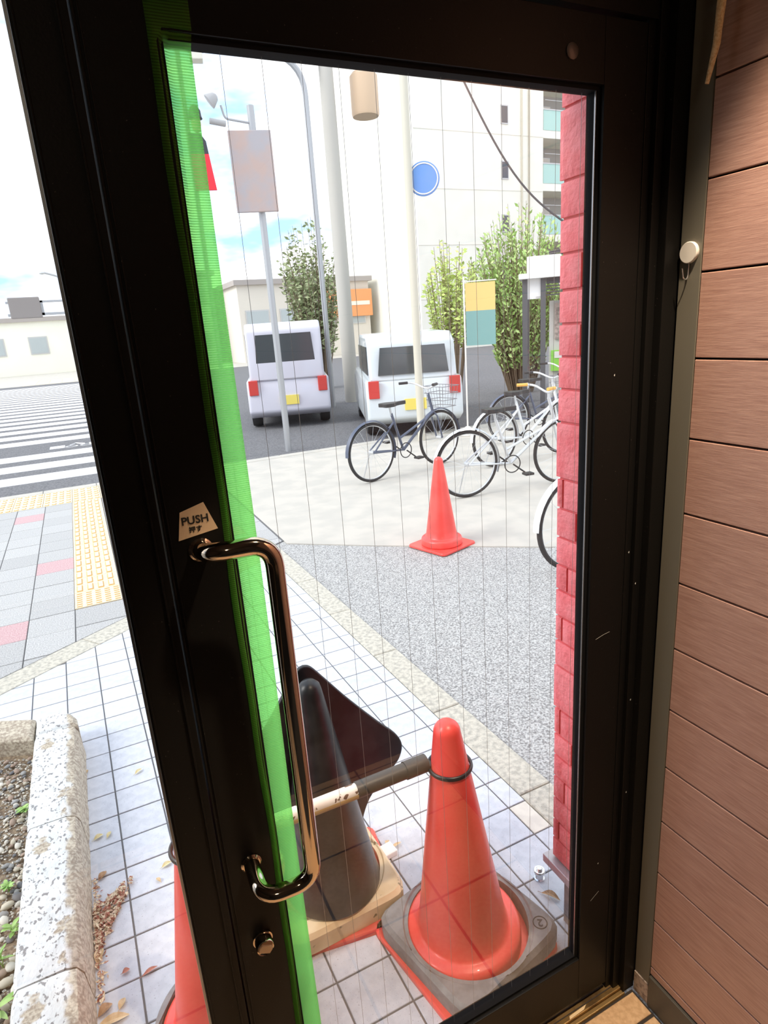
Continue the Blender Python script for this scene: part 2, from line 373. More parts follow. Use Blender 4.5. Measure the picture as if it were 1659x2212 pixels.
# sidewalk pavers
side = thing('floor_sidewalk', (0, 6, 0), 'grey granite sidewalk pavers with a few red ones', None, kind='structure')
sb = clip([(-4, 2.0), (3.2, 2.0), (3.2, 8.42), (-4, 8.42)], BL[0], BL[1], -(BL[0]*(-.32)+BL[1]*3.60)-.168)
sb = clip(sb, -.60, -.80, .60*1.29+.80*4.75+6) if False else sb
MB().prism(clip(sb, -1, 0, 1.32), -.15, -.006).build('mortar_bed', OGROUT, side, world=True)
pv = []
for i in range(-9, 8):
    for j in range(-8, 18):
        x0 = -.55+.27*i; y0 = 4.04+.30*j
        if i > 0: x0 += .03
        if y0 > 7.65: continue
        if i == 1 and y0 > 4.30: continue
        if i == 1: x0 -= .03
        wd = .27 if i != 1 else .30
        g = .003; q = [(x0+g, y0+g), (x0+wd-g, y0+g), (x0+wd-g, y0+.30-g), (x0+g, y0+.30-g)]
        q = clip(q, BL[0], BL[1], -(BL[0]*(-.32)+BL[1]*3.60)-.170); q = clip(q, -1, 0, 1.30)
        q = clip(q, 0, -1, 7.655)
        if area(q) < .002: continue
        red = (i, j) in ((-1, 10), (0, 4), (-1, 0), (3, 5), (4, 8), (-3, 4), (5, 4), (-5, 8))
        pv.append((q, red))
cache = {}
pv.sort(key=lambda t: t[0][0][1])
late = MB()
for n, (q, red) in enumerate(pv):
    cx = sum(a[0] for a in q)/len(q); cy = sum(a[1] for a in q)/len(q)
    if n > 285 and not red: late.prism(q, -.04, 0, .002); continue
    key = tuple(round(c, 3) for a in q for c in (a[0]-cx, a[1]-cy))+(red,)
    if key not in cache: cache[key] = MB().prism([(a[0]-cx, a[1]-cy) for a in q], -.04, 0, .002).mesh('paver', PAVERR if red else PAVER)
    o = link('paver', cache[key], side, (cx, cy-6, random.uniform(-.001, .001)))
    if red: o['label'] = 'red paver'
if late.v: late.build('distant_pavers', PAVER, side, world=True)['kind'] = 'stuff'

# tactile paving: bars in the strip, warning blisters across
tac = thing('tactile_paving', (-.13, 6, 0), 'yellow tactile paving strip leading over the sidewalk to the crossing', 'paving')
def tact(x0, y0, w_, l_, kind):
    m_ = MB().box((0, 0, -.03), (w_-.005, l_-.005, .001), .001)
    if kind == 'bars':
        for r in range(2):
            for q in range(4):
                xx = .035+q*.07; yy = .012+r*l_/2
                m_.prism([(xx-.02, yy), (xx+.02, yy), (xx+.02, yy+l_/2-.03), (xx-.02, yy+l_/2-.03)], .001, .008, .006)
    elif kind == 'blister':
        for r in range(3):
            for q in range(4):
                xx = .04+q*(w_-.06)/3.3; yy = .045+r*(l_-.06)/2.4
                m_.prism([(xx-.022, yy-.03), (xx+.022, yy-.03), (xx+.022, yy+.03), (xx-.022, yy+.03)], .001, .007, .007)
    else:
        for r in range(7):
            for q in range(5):
                xx = .03+q*.06; yy = .022+r*.04
                m_.prism([(xx-.018, yy-.006), (xx+.018, yy-.006), (xx+.018, yy+.006), (xx-.018, yy+.006)], .001, .006, .004)
    me = m_.mesh('tactile_tile', YELL); me.materials.append(YEDGE)      # worn orange edges round each raised bar
    for p in me.polygons:
        if p.index > 9 and abs(p.normal.z) < .95: p.material_index = 1
    return me
tm = {k: tact(0, 0, .30, .362 if k == 'blister' else .30, k) for k in ('bars', 'blister', 'dash')}
link('tactile_tile', tm['dash'], tac, (-.28+.13, 4.355-6, 0))
for k in range(11):
    if 4.655+.3*k < 7.4: link('tactile_tile', tm['bars'], tac, (-.15, 4.655+.3*k-6, 0))
for r in range(2):
    for k in range(-11, 4): link('tactile_tile', tm['blister'], tac, (.13-.278+.3*k, 7.66+.364*r-6, 0))
kb = thing('trim_3', (0, 8.46, 0), 'pale kerb line between sidewalk and road', None, kind='structure')
for k in range(-8, 12): MB().box((k*.6+.003, 8.39, -.14), (k*.6+.597, 8.55, .004), .006).build('kerb_block', CONCB, kb, world=True)
# cream concrete forecourt on the right
MB().prism([(1.32, 4.78), (1.9, 4.28), (2.9, 3.50), (5.0, 1.9), (16, 1.9), (40, 8.39), (1.32, 8.39)], -.1, -.004).build('floor_forecourt', CONCB)
tag(bpy.data.objects['floor_forecourt'], 'cream concrete forecourt beyond the alley asphalt', None, kind='structure')

# crossing
cw = thing('crosswalk', (-.8, 20, 0), 'white striped pedestrian crossing over the wide road', 'crossing')
yy = 9.28; n = 0
while yy < 34:
    if 12.0 < yy < 12.9:
        for xa, xb in ((-.62, -.38), (.02, .3)): MB().box((xa, 12.25, -.011), (xb, 12.55, -.006)).build('dash', PAINTW, cw, world=True)
        bs = MB(); bs.tube([(-.30, 12.4, -.0065), (-.2, 12.62, -.0065), (-.05, 12.4, -.0065)], .018, 6, flat=.1); bs.torus(.09, .014, (-.27, 12.32, -.0065), 20, 4, .001); bs.torus(.09, .014, (-.03, 12.32, -.0065), 20, 4, .001)
        bs.build('bicycle_mark', PAINTW, cw, world=True); yy += .9; continue
    MB().box((-3.6, yy, -.012), (.85, yy+.56, -.006)).build('stripe', PAINTW, cw, world=True); yy += 1.01
    n += 1
far = MB().box((-40, 36.0, -.3), (80, 60, .0)).build('floor_far_sidewalk', CONCB); tag(far, 'cream far sidewalk across the road', None, kind='structure')
ft = thing('tactile_paving', (-.3, 37, 0), 'yellow tactile paving on the far side of the road', 'paving')
for k in range(6): MB().box((-2.4+.6*k, 36.2, 0), (-1.84+.6*k, 41, .006), .002).build('tactile_tile', YELL, ft, world=True)

# ================================================================ PLANTER
pl_ = thing('planter_bed', (-.8, 1.9, 0), 'kerb-edged planting bed with pebbles and weeds left of the door', 'planter')
def kerbstone(L, w_, h):
    b = MB(); nx, ny = 6, 16; prof = [(-w_/2, 0), (-w_/2, h-.012), (-w_/2+.010, h), (w_/2-.045, h), (w_/2-.018, h-.010), (w_/2-.004, h-.035), (w_/2+.004, 0)]
    vs = []; fs = []
    for j in range(ny+1):
        t = j/ny; yy = -L/2+L*t; e = .006*(1 if j in (0, ny) else 0)
        for x, z in prof:
            nn = mnoise.noise(Vector((x*22, yy*22, z*22)))*.0035
            vs.append((x*(1-e*4)+nn, yy, max(0, z-(e if z > .05 else 0)+nn)))
    m_ = len(prof)
    for j in range(ny):
        for i in range(m_-1): fs.append((j*m_+i, j*m_+i+1, (j+1)*m_+i+1, (j+1)*m_+i))
    fs.append(tuple(range(m_))); fs.append(tuple(ny*m_+i for i in range(m_-1, -1, -1)))
    return b.add(vs, fs)
ky = [(2.085, 2.66), (1.485, 2.079), (.95, 1.479)]
for a, b_ in ky:
    kerbstone(b_-a, .165, .145).build('kerb_stone', KERB, pl_, loc=(-.338+.8, (a+b_)/2-1.9, -.001), smooth=True)
# rounded corner piece and the cross stone
cp = MB().prism([(-.42, 2.665), (-.2575, 2.665), (-.262, 2.72), (-.285, 2.775), (-.325, 2.81), (-.37, 2.815), (-.42, 2.80)], 0, .143, .016)
cp.v = [(v[0]+.338, v[1]-2.74, v[2]) for v in cp.v]; cp.build('corner_stone', KERB, pl_, loc=(-.338+.8, 2.74-1.9, -.001), bevel=.006)
for k in range(2):
    t0 = .004+k*.6; u = Vector((-.905, .425)); nrm = Vector((.425, .905))
    q0 = Vector((-.425, 2.655))+u*t0
    pts = [q0, q0+u*.594, q0+u*.594+nrm*.17, q0+nrm*.17]
    if k == 0: pts[3] = Vector((-.423, 2.815))
    mb = MB().prism([tuple(p) for p in pts][::-1], 0, .138, .014); c_ = sum(pts, Vector((0, 0)))/4
    mb.v = [(v[0]-c_.x-.02, v[1]-c_.y, v[2]) for v in mb.v]
    mb.build('kerb_stone', KERB, pl_, loc=(c_.x+.02+.8, c_.y-1.9, -.001), bevel=.005)
soil = MB(); nx, ny = 40, 60; vs = []; fs = []
for j in range(ny+1):
    for i in range(nx+1):
        x = -1.5+1.08*i/nx; yv = .95+1.92*j/ny
        vs.append((x, yv, .055+.012*mnoise.noise(Vector((x*9, yv*9, 0)))))
for j in range(ny):
    for i in range(nx): a = j*(nx+1)+i; fs.append((a, a+1, a+nx+2, a+nx+1))
soil.add(vs, fs).build('soil', SOIL, pl_, world=True, smooth=True)
def pebmesh(seed, m_):
    me = bpy.data.meshes.new('pebble'); bm = bmesh.new(); bmesh.ops.create_icosphere(bm, subdivisions=2, radius=1)
    for v in bm.verts: v.co *= 1+.18*mnoise.noise(v.co*1.1+Vector((seed*7, 0, 0))); v.co.z *= .62; v.co.y *= .78
    bm.to_mesh(me); bm.free(); me.polygons.foreach_set('use_smooth', [True]*len(me.polygons)); me.materials.append(m_); return me
pms = [pebmesh(s, PEB[s % 5]) for s in range(15)]
placed = []
rnd = random.Random(3)
def inside(x, y): return x < -.428 and y > .95 and (y < 2.62-(x+.43)*.47)
tries = 0
while len(placed) < 290 and tries < 20000:
    tries += 1; x = rnd.uniform(-.63, -.43) if rnd.random() < .93 else rnd.uniform(-1.0, -.63); yv = rnd.uniform(1.36, 2.68)
    if not inside(x, yv): continue
    big = rnd.random(); r = (.007+.006*big**2) if yv > 1.9 else (.009+.010*big)
    if any((x-a)**2+(yv-b)**2 < (.72*(r+c))**2 for a, b, c in placed): continue
    placed.append((x, yv, r))
    o = link('pebble', rnd.choice(pms if yv < 2.0 else pms), pl_, (x+.8, yv-1.9, .060+r*.35), (rnd.uniform(-.3, .3), rnd.uniform(-.3, .3), rnd.uniform(0, 6.3)))
    o.scale = (r*1.25, r*1.15, r)
small = MB(); tri = [(1, 0, 0), (0, 1, 0), (-1, 0, 0), (0, -1, 0), (0, 0, .7), (0, 0, -.5)]
for k in range(7000):
    x = rnd.uniform(-1.0, -.43); yv = rnd.uniform(.95, 2.7)
    if not inside(x, yv): continue
    r = rnd.uniform(.003, .007); a = rnd.uniform(0, 6.3)
    small.add([(x+r*(p[0]*math.cos(a)-p[1]*math.sin(a)), yv+r*.8*(p[0]*math.sin(a)+p[1]*math.cos(a)), .060+r*p[2]+r*.3) for p in tri],
              [(0, 1, 4), (1, 2, 4), (2, 3, 4), (3, 0, 4), (1, 0, 5), (2, 1, 5), (3, 2, 5), (0, 3, 5)])
sg = small.build('fine_gravel', mat('fine_gravel_mix', (.16, .15, .14), .8, col2=(.80, .76, .66), nscale=130, lo=.38, hi=.60), pl_, world=True); sg['kind'] = 'stuff'
# weeds
def leaf(mb, base, d, L, W, droop=.4, curl=.15, n=5):
    d = Vector(d).normalized(); sd_ = d.cross(Vector((0, 0, 1)))
    if sd_.length < .01: sd_ = Vector((1, 0, 0))
    sd_.normalize(); vs = []
    for i in range(n+1):
        t = i/n; c = Vector(base)+d*(L*t)+Vector((0, 0, -droop*L*t*t)); wv = W*math.sin(PI*min(.98, .06+t*.92))**.8
        vs += [c-sd_*wv+Vector((0, 0, curl*wv)), c, c+sd_*wv+Vector((0, 0, curl*wv))]
    fs = []
    for i in range(n): a = i*3; fs += [(a, a+1, a+4, a+3), (a+1, a+2, a+5, a+4)]
    mb.add(vs, fs)
def weed(loc, n, L, W, label, h=.03, seed=1):
    rr = random.Random(seed); t = thing('weed', loc, label, 'plant')
    st = MB()
    for k in range(3): st.tube([(0, 0, -.01), (rr.uniform(-.006, .006), rr.uniform(-.006, .006), h*.5), (rr.uniform(-.012, .012), rr.uniform(-.012, .012), h)], .0012, 5)
    st.build('stem', WEED, t)
    for k in range(n):
        a = 2*PI*k/n+rr.uniform(-.3, .3); m_ = MB(); leaf(m_, (0, 0, h*rr.uniform(.4, 1)), (math.cos(a), math.sin(a), rr.uniform(.3, 1.1)), L*rr.uniform(.7, 1.1), W, .35)
        m_.build('leaf', WEED, t, smooth=True)
weed((-.450, 2.28, .058), 16, .035, .006, 'feathery bright green weed growing tight against the kerb stone', .03, 1)
weed((-.478, 1.93, .058), 10, .028, .006, 'small pale green weed among the pebbles below the feathery one', .025, 2)
weed((-.448, 1.745, .058), 9, .032, .007, 'yellow-green broad-leaved weed beside the second kerb joint', .035, 3)
weed((-.470, 1.655, .058), 12, .035, .004, 'withered pale tuft above the large-leaved weed', .05, 4)
weed((-.470, 1.50, .060), 9, .065, .0075, 'large weed with long pointed leaves at the lower left corner', .05, 5)

# fallen leaves
def dryleaf(x, y, L, W, m_, label, rz, curl=.5):
    mb = MB(); n = 6; vs = []; fs = []
    for i in range(n+1):
        t = i/n; wv = W*math.sin(PI*min(.97, .04+t*.93))
        zz = .004+curl*L*.18*math.sin(PI*t)
        vs += [(L*(t-.5), -wv, zz+wv*.35), (L*(t-.5), 0, zz), (L*(t-.5), wv, zz+wv*.45)]
    for i in range(n): a = i*3; fs += [(a, a+1, a+4, a+3), (a+1, a+2, a+5, a+4)]
    mb.add(vs, fs); mb.tube([(-L*.5, 0, .005), (-L*.72, 0, .004)], .0008, 4)
    o = mb.build('dry_leaf', m_, None, loc=(x, y, 0), rot=(0, 0, rz), smooth=True); return tag(o, label, 'leaf', 'fallen leaves on the tiles')
T, B_, R_, Y_ = LEAFM
dryleaf(-.061, 2.391, .035, .008, Y_, 'small yellow leaf alone on a tile beside the dark post, farthest of the fallen leaves', .6)
dryleaf(-.222, 2.093, .034, .010, Y_, 'crumpled olive-yellow leaf next to the kerb, left one of a pair', .4)
dryleaf(-.188, 2.087, .030, .007, Y_, 'thin pale leaf, right one of the pair near the kerb', 1.1)
dryleaf(-.217, 1.905, .038, .011, B_, 'curled brown leaf close to the kerb above the leaf litter', .9)
dryleaf(-.023, 1.845, .034, .009, Y_, 'plump yellowish leaf just left of the red cone ring', .3)
dryleaf(-.055, 1.795, .024, .006, T, 'tiny tan scrap lying on a tile joint left of the cone', 2.0)
dryleaf(-.174, 1.522, .020, .008, R_, 'small dark red leaf on the joint below the litter', .2)
dryleaf(-.114, 1.489, .042, .006, R_, 'narrow reddish-brown leaf in the middle of a tile beside the left cone', .25)
dryleaf(-.190, 1.433, .030, .009, T, 'twisted tan leaf with red edge above the big pale leaf', 1.0)
dryleaf(-.231, 1.436, .040, .013, B_, 'shaggy brown curled leaf touching the kerb at the bottom', .5, .9)
dryleaf(-.213, 1.398, .075, .013, T, 'large pale cream leaf at the bottom edge beside the kerb', -.1, .3)
dryleaf(-.238, 1.607, .050, .013, T, 'broad pale leaf standing against the kerb below the litter', 1.3, .8)
dryleaf(-.252, 2.50, .03, .008, T, 'small tan leaf leaning on the kerb at its far end', 1.4)
dryleaf(.670, 1.533, .050, .006, T, 'slim brown leaf on the tile left of the near red cone', .25)
dryleaf(.652, 1.560, .022, .008, T, 'small tan leaf behind the white block', 1.7)
dryleaf(.985, 1.135, .055, .010, B_, 'dark curled dead leaf under the metal ledge of the brick pier', -1.0, 1.0)
# litter heap
lit = MB(); rnd = random.Random(5)
for k in range(1300):
    u, v = sorted((rnd.random(), rnd.random())); w0, w1, w2 = u, v-u, 1-v
    x = -.246*w0-.128*w1-.246*w2; yv = 1.60*w0+1.845*w1+1.775*w2+rnd.gauss(0, .007)
    if mnoise.noise(Vector((x*38, yv*38, 1))) < -.12 and rnd.random() < .8: continue
    if rnd.random() < .16: x = -.246+abs(rnd.gauss(0, .009)); yv = rnd.uniform(1.45, 1.9)
    a = rnd.uniform(0, 6.3); L = rnd.uniform(.003, .012); W = L*rnd.uniform(.25, .6); z = rnd.uniform(.001, .014); c, s = math.cos(a), math.sin(a)
    lit.add([(x+c*L, yv+s*L, z), (x-s*W, yv+c*W, z+rnd.uniform(0, .005)), (x-c*L, yv-s*L, z+rnd.uniform(-.001, .005)), (x+s*W, yv-c*W, z+rnd.uniform(0, .005))], [(0, 1, 2, 3)])
lo_ = lit.build('leaf_litter', mat('leaf_litter', (.36, .12, .08), .8, col2=(.82, .70, .50), nscale=90, lo=.42, hi=.56)); tag(lo_, 'heap of shredded reddish-brown leaf litter swept against the kerb', 'litter', kind='stuff')

# ================================================================ INTERIOR SHELL
FZ = .05; XW = .965; YD = .83
wr_ = thing('wall_right', (1.03, 0, FZ), 'reddish wood-look plank wall on the right', None, kind='structure')
MB().box((XW+.012, -3.0, FZ), (XW+.09, .83, 2.75)).build('backing', mat('dark_joint_backing', (.015, .01, .008), .9), wr_, world=True)
zs = [.145]+[.170+.14*k for k in range(0, 19)]
zs = [z for z in zs if z < 2.75]+[2.75]
for a, b_ in zip(zs[:-1], zs[1:]):
    y_ = .7615
    MB().box((XW, -3.0, a+.0017), (XW+.012, y_, b_-.0017)).build('plank', WOOD, wr_, world=True, bevel=.0012, seg=1)
MB().box((XW-.0015, .7625, .112), (XW+.012, .803, 2.75)).build('corner_strip', GREYM, wr_, world=True)
bb = thing('baseboard_right', (.96, 0, FZ), 'dark grey baseboard under the plank wall', None, kind='structure')
MB().box((XW-.006, -3.0, FZ), (XW+.012, .7600, .143)).build('board', BASEB, bb, world=True, bevel=.0015)
MB().box((XW-.004, .7612, FZ), (XW+.012, .8035, .111)).build('stone_block', STONEP, bb, world=True, bevel=.001)

fl = thing('floor', (0, 0, FZ), 'terracotta tiled shop floor', None, kind='structure')
MB().box((-3, -3, -.2), (XW-.006, .806, FZ-.004)).build('slab', GROUT, fl, world=True)
ftm = {}
ylines = [.803, .738]+[.738-.3*k for k in range(1, 13)]
for r in range(len(ylines)-1):
    for c in range(0, 9):
        xb = .958 if c == 0 else .68-.3*(c-1); xa = .68-.3*c
        if c == 0: xa = .68
        ya, yb = ylines[r+1], ylines[r]; g = .004
        key = (round(xb-xa, 3), round(yb-ya, 3))
        if key not in ftm: ftm[key] = MB().box((-(xb-xa)/2+g, -(yb-ya)/2+g, -.012), ((xb-xa)/2-g, (yb-ya)/2-g, 0), .0015).mesh('tile', IFLOOR)
        link('tile', ftm[key], fl, ((xa+xb)/2, (ya+yb)/2, 0))
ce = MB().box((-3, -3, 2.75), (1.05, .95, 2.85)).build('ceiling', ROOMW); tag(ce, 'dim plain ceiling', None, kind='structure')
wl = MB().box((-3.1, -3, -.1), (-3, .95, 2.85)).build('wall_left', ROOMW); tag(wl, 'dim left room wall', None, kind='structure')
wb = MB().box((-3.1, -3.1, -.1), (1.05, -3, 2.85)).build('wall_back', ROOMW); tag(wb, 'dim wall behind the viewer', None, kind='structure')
wf = MB().box((-3.1, .86, 2.16), (1.3, 1.10, 5.5)).box((-3.1, .84, -.2), (-1.45, .94, 2.16)).build('wall_front', mat('dark_facade', (.10, .09, .09), .7)); tag(wf, 'dark shop front wall above the door', None, kind='structure')

# threshold
th = thing('trim_4', (.5, .83, FZ), 'brass door sill with a step edge', None, kind='structure')
MB().box((-1.45, .815, -.05), (.94, .900, .060)).build('sill_plate', GOLD, th, world=True, bevel=.002)
MB().box((-1.45, .8045, -.05), (.935, .8145, .0535)).build('sill_edge', mat('sill_edge_brass', (.50, .33, .14), .35, .6), th, world=True, bevel=.002)
for yy_ in (.826, .838): MB().box((-1.4, yy_, .059), (.93, yy_+.002, .0612)).build('groove', GROUT, th, world=True)
mt = MB().plate([(.7705, .8162), (.815, .8178), (.8285, .8245), (.775, .8228)], .0612, .0618, 'Z').build('masking_tape', mat('tan_paper_tape', (.92, .70, .42), .6)); tag(mt, 'short strip of tan paper tape stuck on the brass sill', 'tape')

# frame: jambs, mullion and head
fr = thing('door_frame', (.5, .86, .06), 'dark bronze metal frame around the glass door', None, kind='structure')
MB().box((.8975, .832, .055), (XW-.0005, .90, 2.16)).box((.930, .806, .055), (XW-.001, .832, 2.16)).box((.912, .822, .055), (.930, .832, 2.16)).build('jamb_right', BLACK, fr, world=True, bevel=.0015)
MB().box((.007, .826, .055), (.064, .90, 2.16)).box((.010, .8235, .055), (.0125, .826, 2.16)).box((.052, .8225, .055), (.055, .826, 2.16)).build('mullion', BLACK, fr, world=True, bevel=.001)
MB().box((.0035, .850, .055), (.007, .895, 2.16)).build('mullion_bead', mat('bright_aluminium_bead', (.45, .47, .5), .3, .8), fr, world=True)
MB().box((-1.45, .826, 2.085), (XW-.0005, .90, 2.16)).build('head', BLACK, fr, world=True)
sl = thing('window_1', (-.7, .86, .06), 'clear side window left of the door post', None, kind='structure')
MB().box((-1.45, .84, .055), (.0035, .885, .16)).build('bottom_rail', BLACK, sl, world=True, bevel=.002)
MB().box((-1.45, .84, 2.04), (.0035, .885, 2.085)).build('top_rail', BLACK, sl, world=True, bevel=.002)
MB().box((-1.45, .84, .16), (-1.40, .885, 2.04)).build('side_rail', BLACK, sl, world=True, bevel=.002)
MB().box((-1.40, .861, .155), (.0038, .864, 2.045)).build('glass_pane', GLASS, sl, world=True)

# door
dr = thing('door_1', (.48, .85, .065), 'closed dark metal door with a tall wired glass pane', None, kind='structure')
DB = dict(world=True, bevel=.0015)
MB().box((.0665, .830, .085), (.152, .868, 2.08)).box((.0665, .8265, .085), (.0695, .83, 2.08)).box((.0725, .8275, .085), (.0745, .83, 2.08)).build('lock_stile', BLACK, dr, **DB)
MB().box((.8075, .830, .085), (.894, .868, 2.08)).build('hinge_stile', BLACK, dr, **DB)
MB().box((.152, .830, 1.990), (.8075, .868, 2.08)).build('top_rail', BLACK, dr, **DB)
MB().box((.152, .830, .085), (.8075, .868, .212)).build('bottom_rail', BLACK, dr, **DB)
gk = MB()
for a, b_ in (((.152, .838, .212), (.158, .862, 1.99)), ((.8015, .838, .212), (.8075, .862, 1.99)), ((.158, .838, 1.984), (.8015, .862, 1.99)), ((.158, .838, .212), (.8015, .862, .218))): gk.box(a, b_)
gk.build('gasket', GASK, dr, world=True)
MB().box((.7995, .8395, .218), (.8012, .8425, 1.984)).build('glazing_bead', BEAD, dr, world=True)
gp = MB().box((.156, .848, .214), (.8035, .8525, 1.988)).build('glass_pane', GLASS, dr, world=True)
for k in range(13):
    x = .173+.0507*k
    MB().tube([(x, .8503, .219), (x, .8503, 1.983)], .00033, 5).build('wire', WIRE, gp, world=True)
MB().lathe([(.011, 0), (.011, .002), (.008, .0035)], 20).xf(Matrix.Rotation(PI/2, 4, 'X')).xf(Matrix.Translation((.742, .830, 2.027))).build('screw_cap', mat('dull_cap', (.10, .085, .08), .4, .5), dr, world=True, smooth=True)
# fine scratches on the hinge stile
MB().tube([(.826, .8297, 1.040), (.846, .8297, 1.045), (.862, .8297, 1.047)], .0004, 4).build('scratch', mat('scratch_grey', (.25, .24, .22), .5), dr, world=True)
MB().tube([(.836, .8297, .372), (.860, .8297, .388)], .0004, 4).build('scratch', MATS['scratch_grey'], dr, world=True)
# paint flecks on the dark frame
FLK = mat('pale_paint_fleck', (.45, .46, .44), .7)
for x, z in ((.907, 1.205), (.918, 1.14), (.921, .875), (.9225, .64), (.850, 1.55), (.855, .47)):
    yf = .8297 if x < .894 else (.8317 if x < .912 else .8217)
    MB().plate([(x-.0016, z), (x-.0004, z-.0022), (x+.0014, z-.0008), (x+.0009, z+.0021)], yf, yf+.0004, 'Y').build('paint_fleck', FLK, dr if x < .894 else fr, world=True)
# handle
hd = MB().tube(arc([(.110, .830, 1.388), (.110, .768, 1.400), (.191, .762, 1.400), (.191, .762, .845), (.110, .768, .842), (.110, .830, .856)], .034, 9), .0125, 24)
h_ = hd.build('handle', BRONZE, dr, world=True, smooth=True)
for z in (1.388, .856): MB().lathe([(.0165, 0), (.0165, .002), (.014, .004)], 24).xf(Matrix.Rotation(PI/2, 4, 'X')).xf(Matrix.Translation((.110, .830, z))).build('rose', BRONZE, h_, world=True, smooth=True)
lk = MB().lathe([(.0165, 0), (.0165, .004), (.0145, .0045), (.0145, .020), (.0138, .0215), (.0125, .0205)], 32).xf(Matrix.Rotation(PI/2, 4, 'X')).xf(Matrix.Translation((.1085, .830, .700))).build('lock_cylinder', BRONZE, dr, world=True, smooth=True)
MB().plate([(-.010, -.0075), (.010, -.0075), (.0115, .001), (.009, .0065), (-.009, .0065), (-.0115, .001)], -.0235, -.019, 'Y').xf(Matrix.Translation((.1085, .830, .700))@Matrix.Rotation(.5, 4, 'Y')).build('thumb_turn', PLATE, lk, world=True, bevel=.001)
pp = MB().plate([(.0905, 1.4435), (.1225, 1.4525), (.1365, 1.413), (.0835, 1.4055)], .8285, .8299, 'Y').build('push_plate', PLATE, dr, world=True, bevel=.0003)
pp['label'] = 'bronze coloured PUSH plate'
L0 = Vector(dr.location)
textmesh('push_lettering', 'PUSH', .0150, INK, pp, Vector((.1085, .8281, 1.4305))-L0, (PI/2, 0, 0))
textmesh('japanese_lettering', '押す', .0088, INK, pp, Vector((.1075, .8281, 1.4175))-L0, (PI/2, 0, 0))
# green tape: a slightly rippled translucent ribbon on stile and glass edge
nv = 120; vs = []; fs = []
for j in range(nv+1):
    t = j/nv; z = .30+1.722*t; top = max(0, (z-1.99)/.03)
    xl = .1405+.004*(1-t)+.0012*math.sin(z*9)+.001*math.sin(z*23); xr = .190+.001*math.sin(z*6)+.004*max(0, 1-abs(t-.98)*20)*0
    for i in range(7):
        u = i/6; x = xl+(xr-xl)*u
        y_ = .8288 if x < .1525 else .8288+min(1, (x-.1525)/.006)*.0155
        if z > 1.9885: y_ = .8288
        vs.append((x, y_-.0004*math.sin(u*PI)*math.sin(z*40), z))
for j in range(nv):
    for i in range(6): a = j*7+i; fs.append((a, a+1, a+8, a+7))
gt = MB().add(vs, fs).build('green_tape', TAPE, dr, world=True, smooth=True); gt['label'] = 'bright green protective tape'
gt.modifiers.new('thick', 'SOLIDIFY').thickness = .00015

# hook and cord on the wall
hk = thing('magnetic_hook', (XW-.0015, .783, 1.700), 'round white magnetic hook on the grey wall strip', 'hook')
MB().lathe([(.0165, 0), (.0172, .001), (.0172, .0055), (.0160, .007), (0.0001, .0073)], 40).xf(Matrix.Rotation(-PI/2, 4, 'Y')).xf(Matrix.Translation((0, 0, .043))).build('disc', WHITEP, hk, smooth=True)
MB().tube(arc([(-.003, 0, .028), (-.003, 0, .006), (-.006, 0, 0), (-.014, 0, .002), (-.018, 0, .018)], .006, 5), .0011, 8).build('wire_hook', CHROME, hk, smooth=True)
cd = thing('hanging_cord', (.932, .735, 2.345), 'doubled tan woven cord loop hanging against the wall at the top', 'cord')
rr = mat('tan_woven_cord', (.80, .50, .24), .7, col2=(.90, .66, .38), nscale=300, bump=.6, bscale=500)
def cordp(off): return [(.0, .0+off, .0), (.004, -.002+off*.9, -.10), (.003, .0+off*.6, -.19), (.004, .001+off*.2, -.26), (.005, .006, -.32), (.0, .014, -.37)]
MB().tube(cordp(.006), .004, 10, rs=[.0062, .0062, .006, .006, .0055, .003]).build('strand', rr, cd, smooth=True)
MB().tube(cordp(-.006), .0034, 10, rs=[.0055, .0055, .0055, .0055, .005, .003]).build('strand', rr, cd, smooth=True)
MB().box((.034, -.012, -.004), (.042, .012, .02)).tube([(0, 0, 0), (.036, 0, .004)], .003, 8).build('cord_clip', GREYM, cd)

# ceiling downlight
mat_ = MB().box((-1.6, -2.6, FZ), (.955, -.19, FZ+.008)).build('reflection_dimming_mat', mat('charcoal_dimming_mat', (.02, .02, .022), .95, bump=.5, bscale=300), bevel=.003); tag(mat_, 'charcoal mat added out of view behind the viewer to darken the reflection in the glass', 'mat')  # added out of view only to darken what the door glass reflects
dl = thing('ceiling_downlight', (.70, .30, 2.75), 'recessed warm ceiling downlight above the door area', 'lamp')
MB().lathe([(.060, -.004), (.060, 0), (.045, 0), (.045, -.003)], 32, caps=False).build('trim_ring', WHITEP, dl)
MB().lathe([(.043, -.0015), (.043, -.0010)], 32).build('lens', mat('lamp_lens', (1, .85, .6), .5, emit=((1, .78, .5), 12)), dl)
ld = bpy.data.lights.new('downlight_beam', 'SPOT'); ld.energy = 165; ld.color = (1, .80, .58); ld.spot_size = math.radians(66); ld.spot_blend = .35; ld.shadow_soft_size = .035
lo2 = bpy.data.objects.new('downlight_beam', ld); COL.objects.link(lo2); lo2.location = (.70, .30, 2.735)

cl_ = thing('fill_lamp', (-.6, -1.6, 2.75), 'unseen fill lamp added at the ceiling behind the viewer to lift the dim interior', 'lamp')  # added fill light with a glowing cover, not a known fitting of the room
MB().lathe([(.16, 0), (.16, -.03), (.12, -.06), (.0005, -.07)], 32).build('shade', mat('fill_lamp_glow', (.9, .85, .75), .5, emit=((1, .82, .6), 2.5)), cl_, smooth=True)
l2 = bpy.data.lights.new('fill_lamp_light', 'POINT'); l2.energy = 11; l2.color = (1, .82, .6); l2.shadow_soft_size = .15
l2o = bpy.data.objects.new('fill_lamp_light', l2); COL.objects.link(l2o); l2o.location = (-.6, -1.6, 2.60)

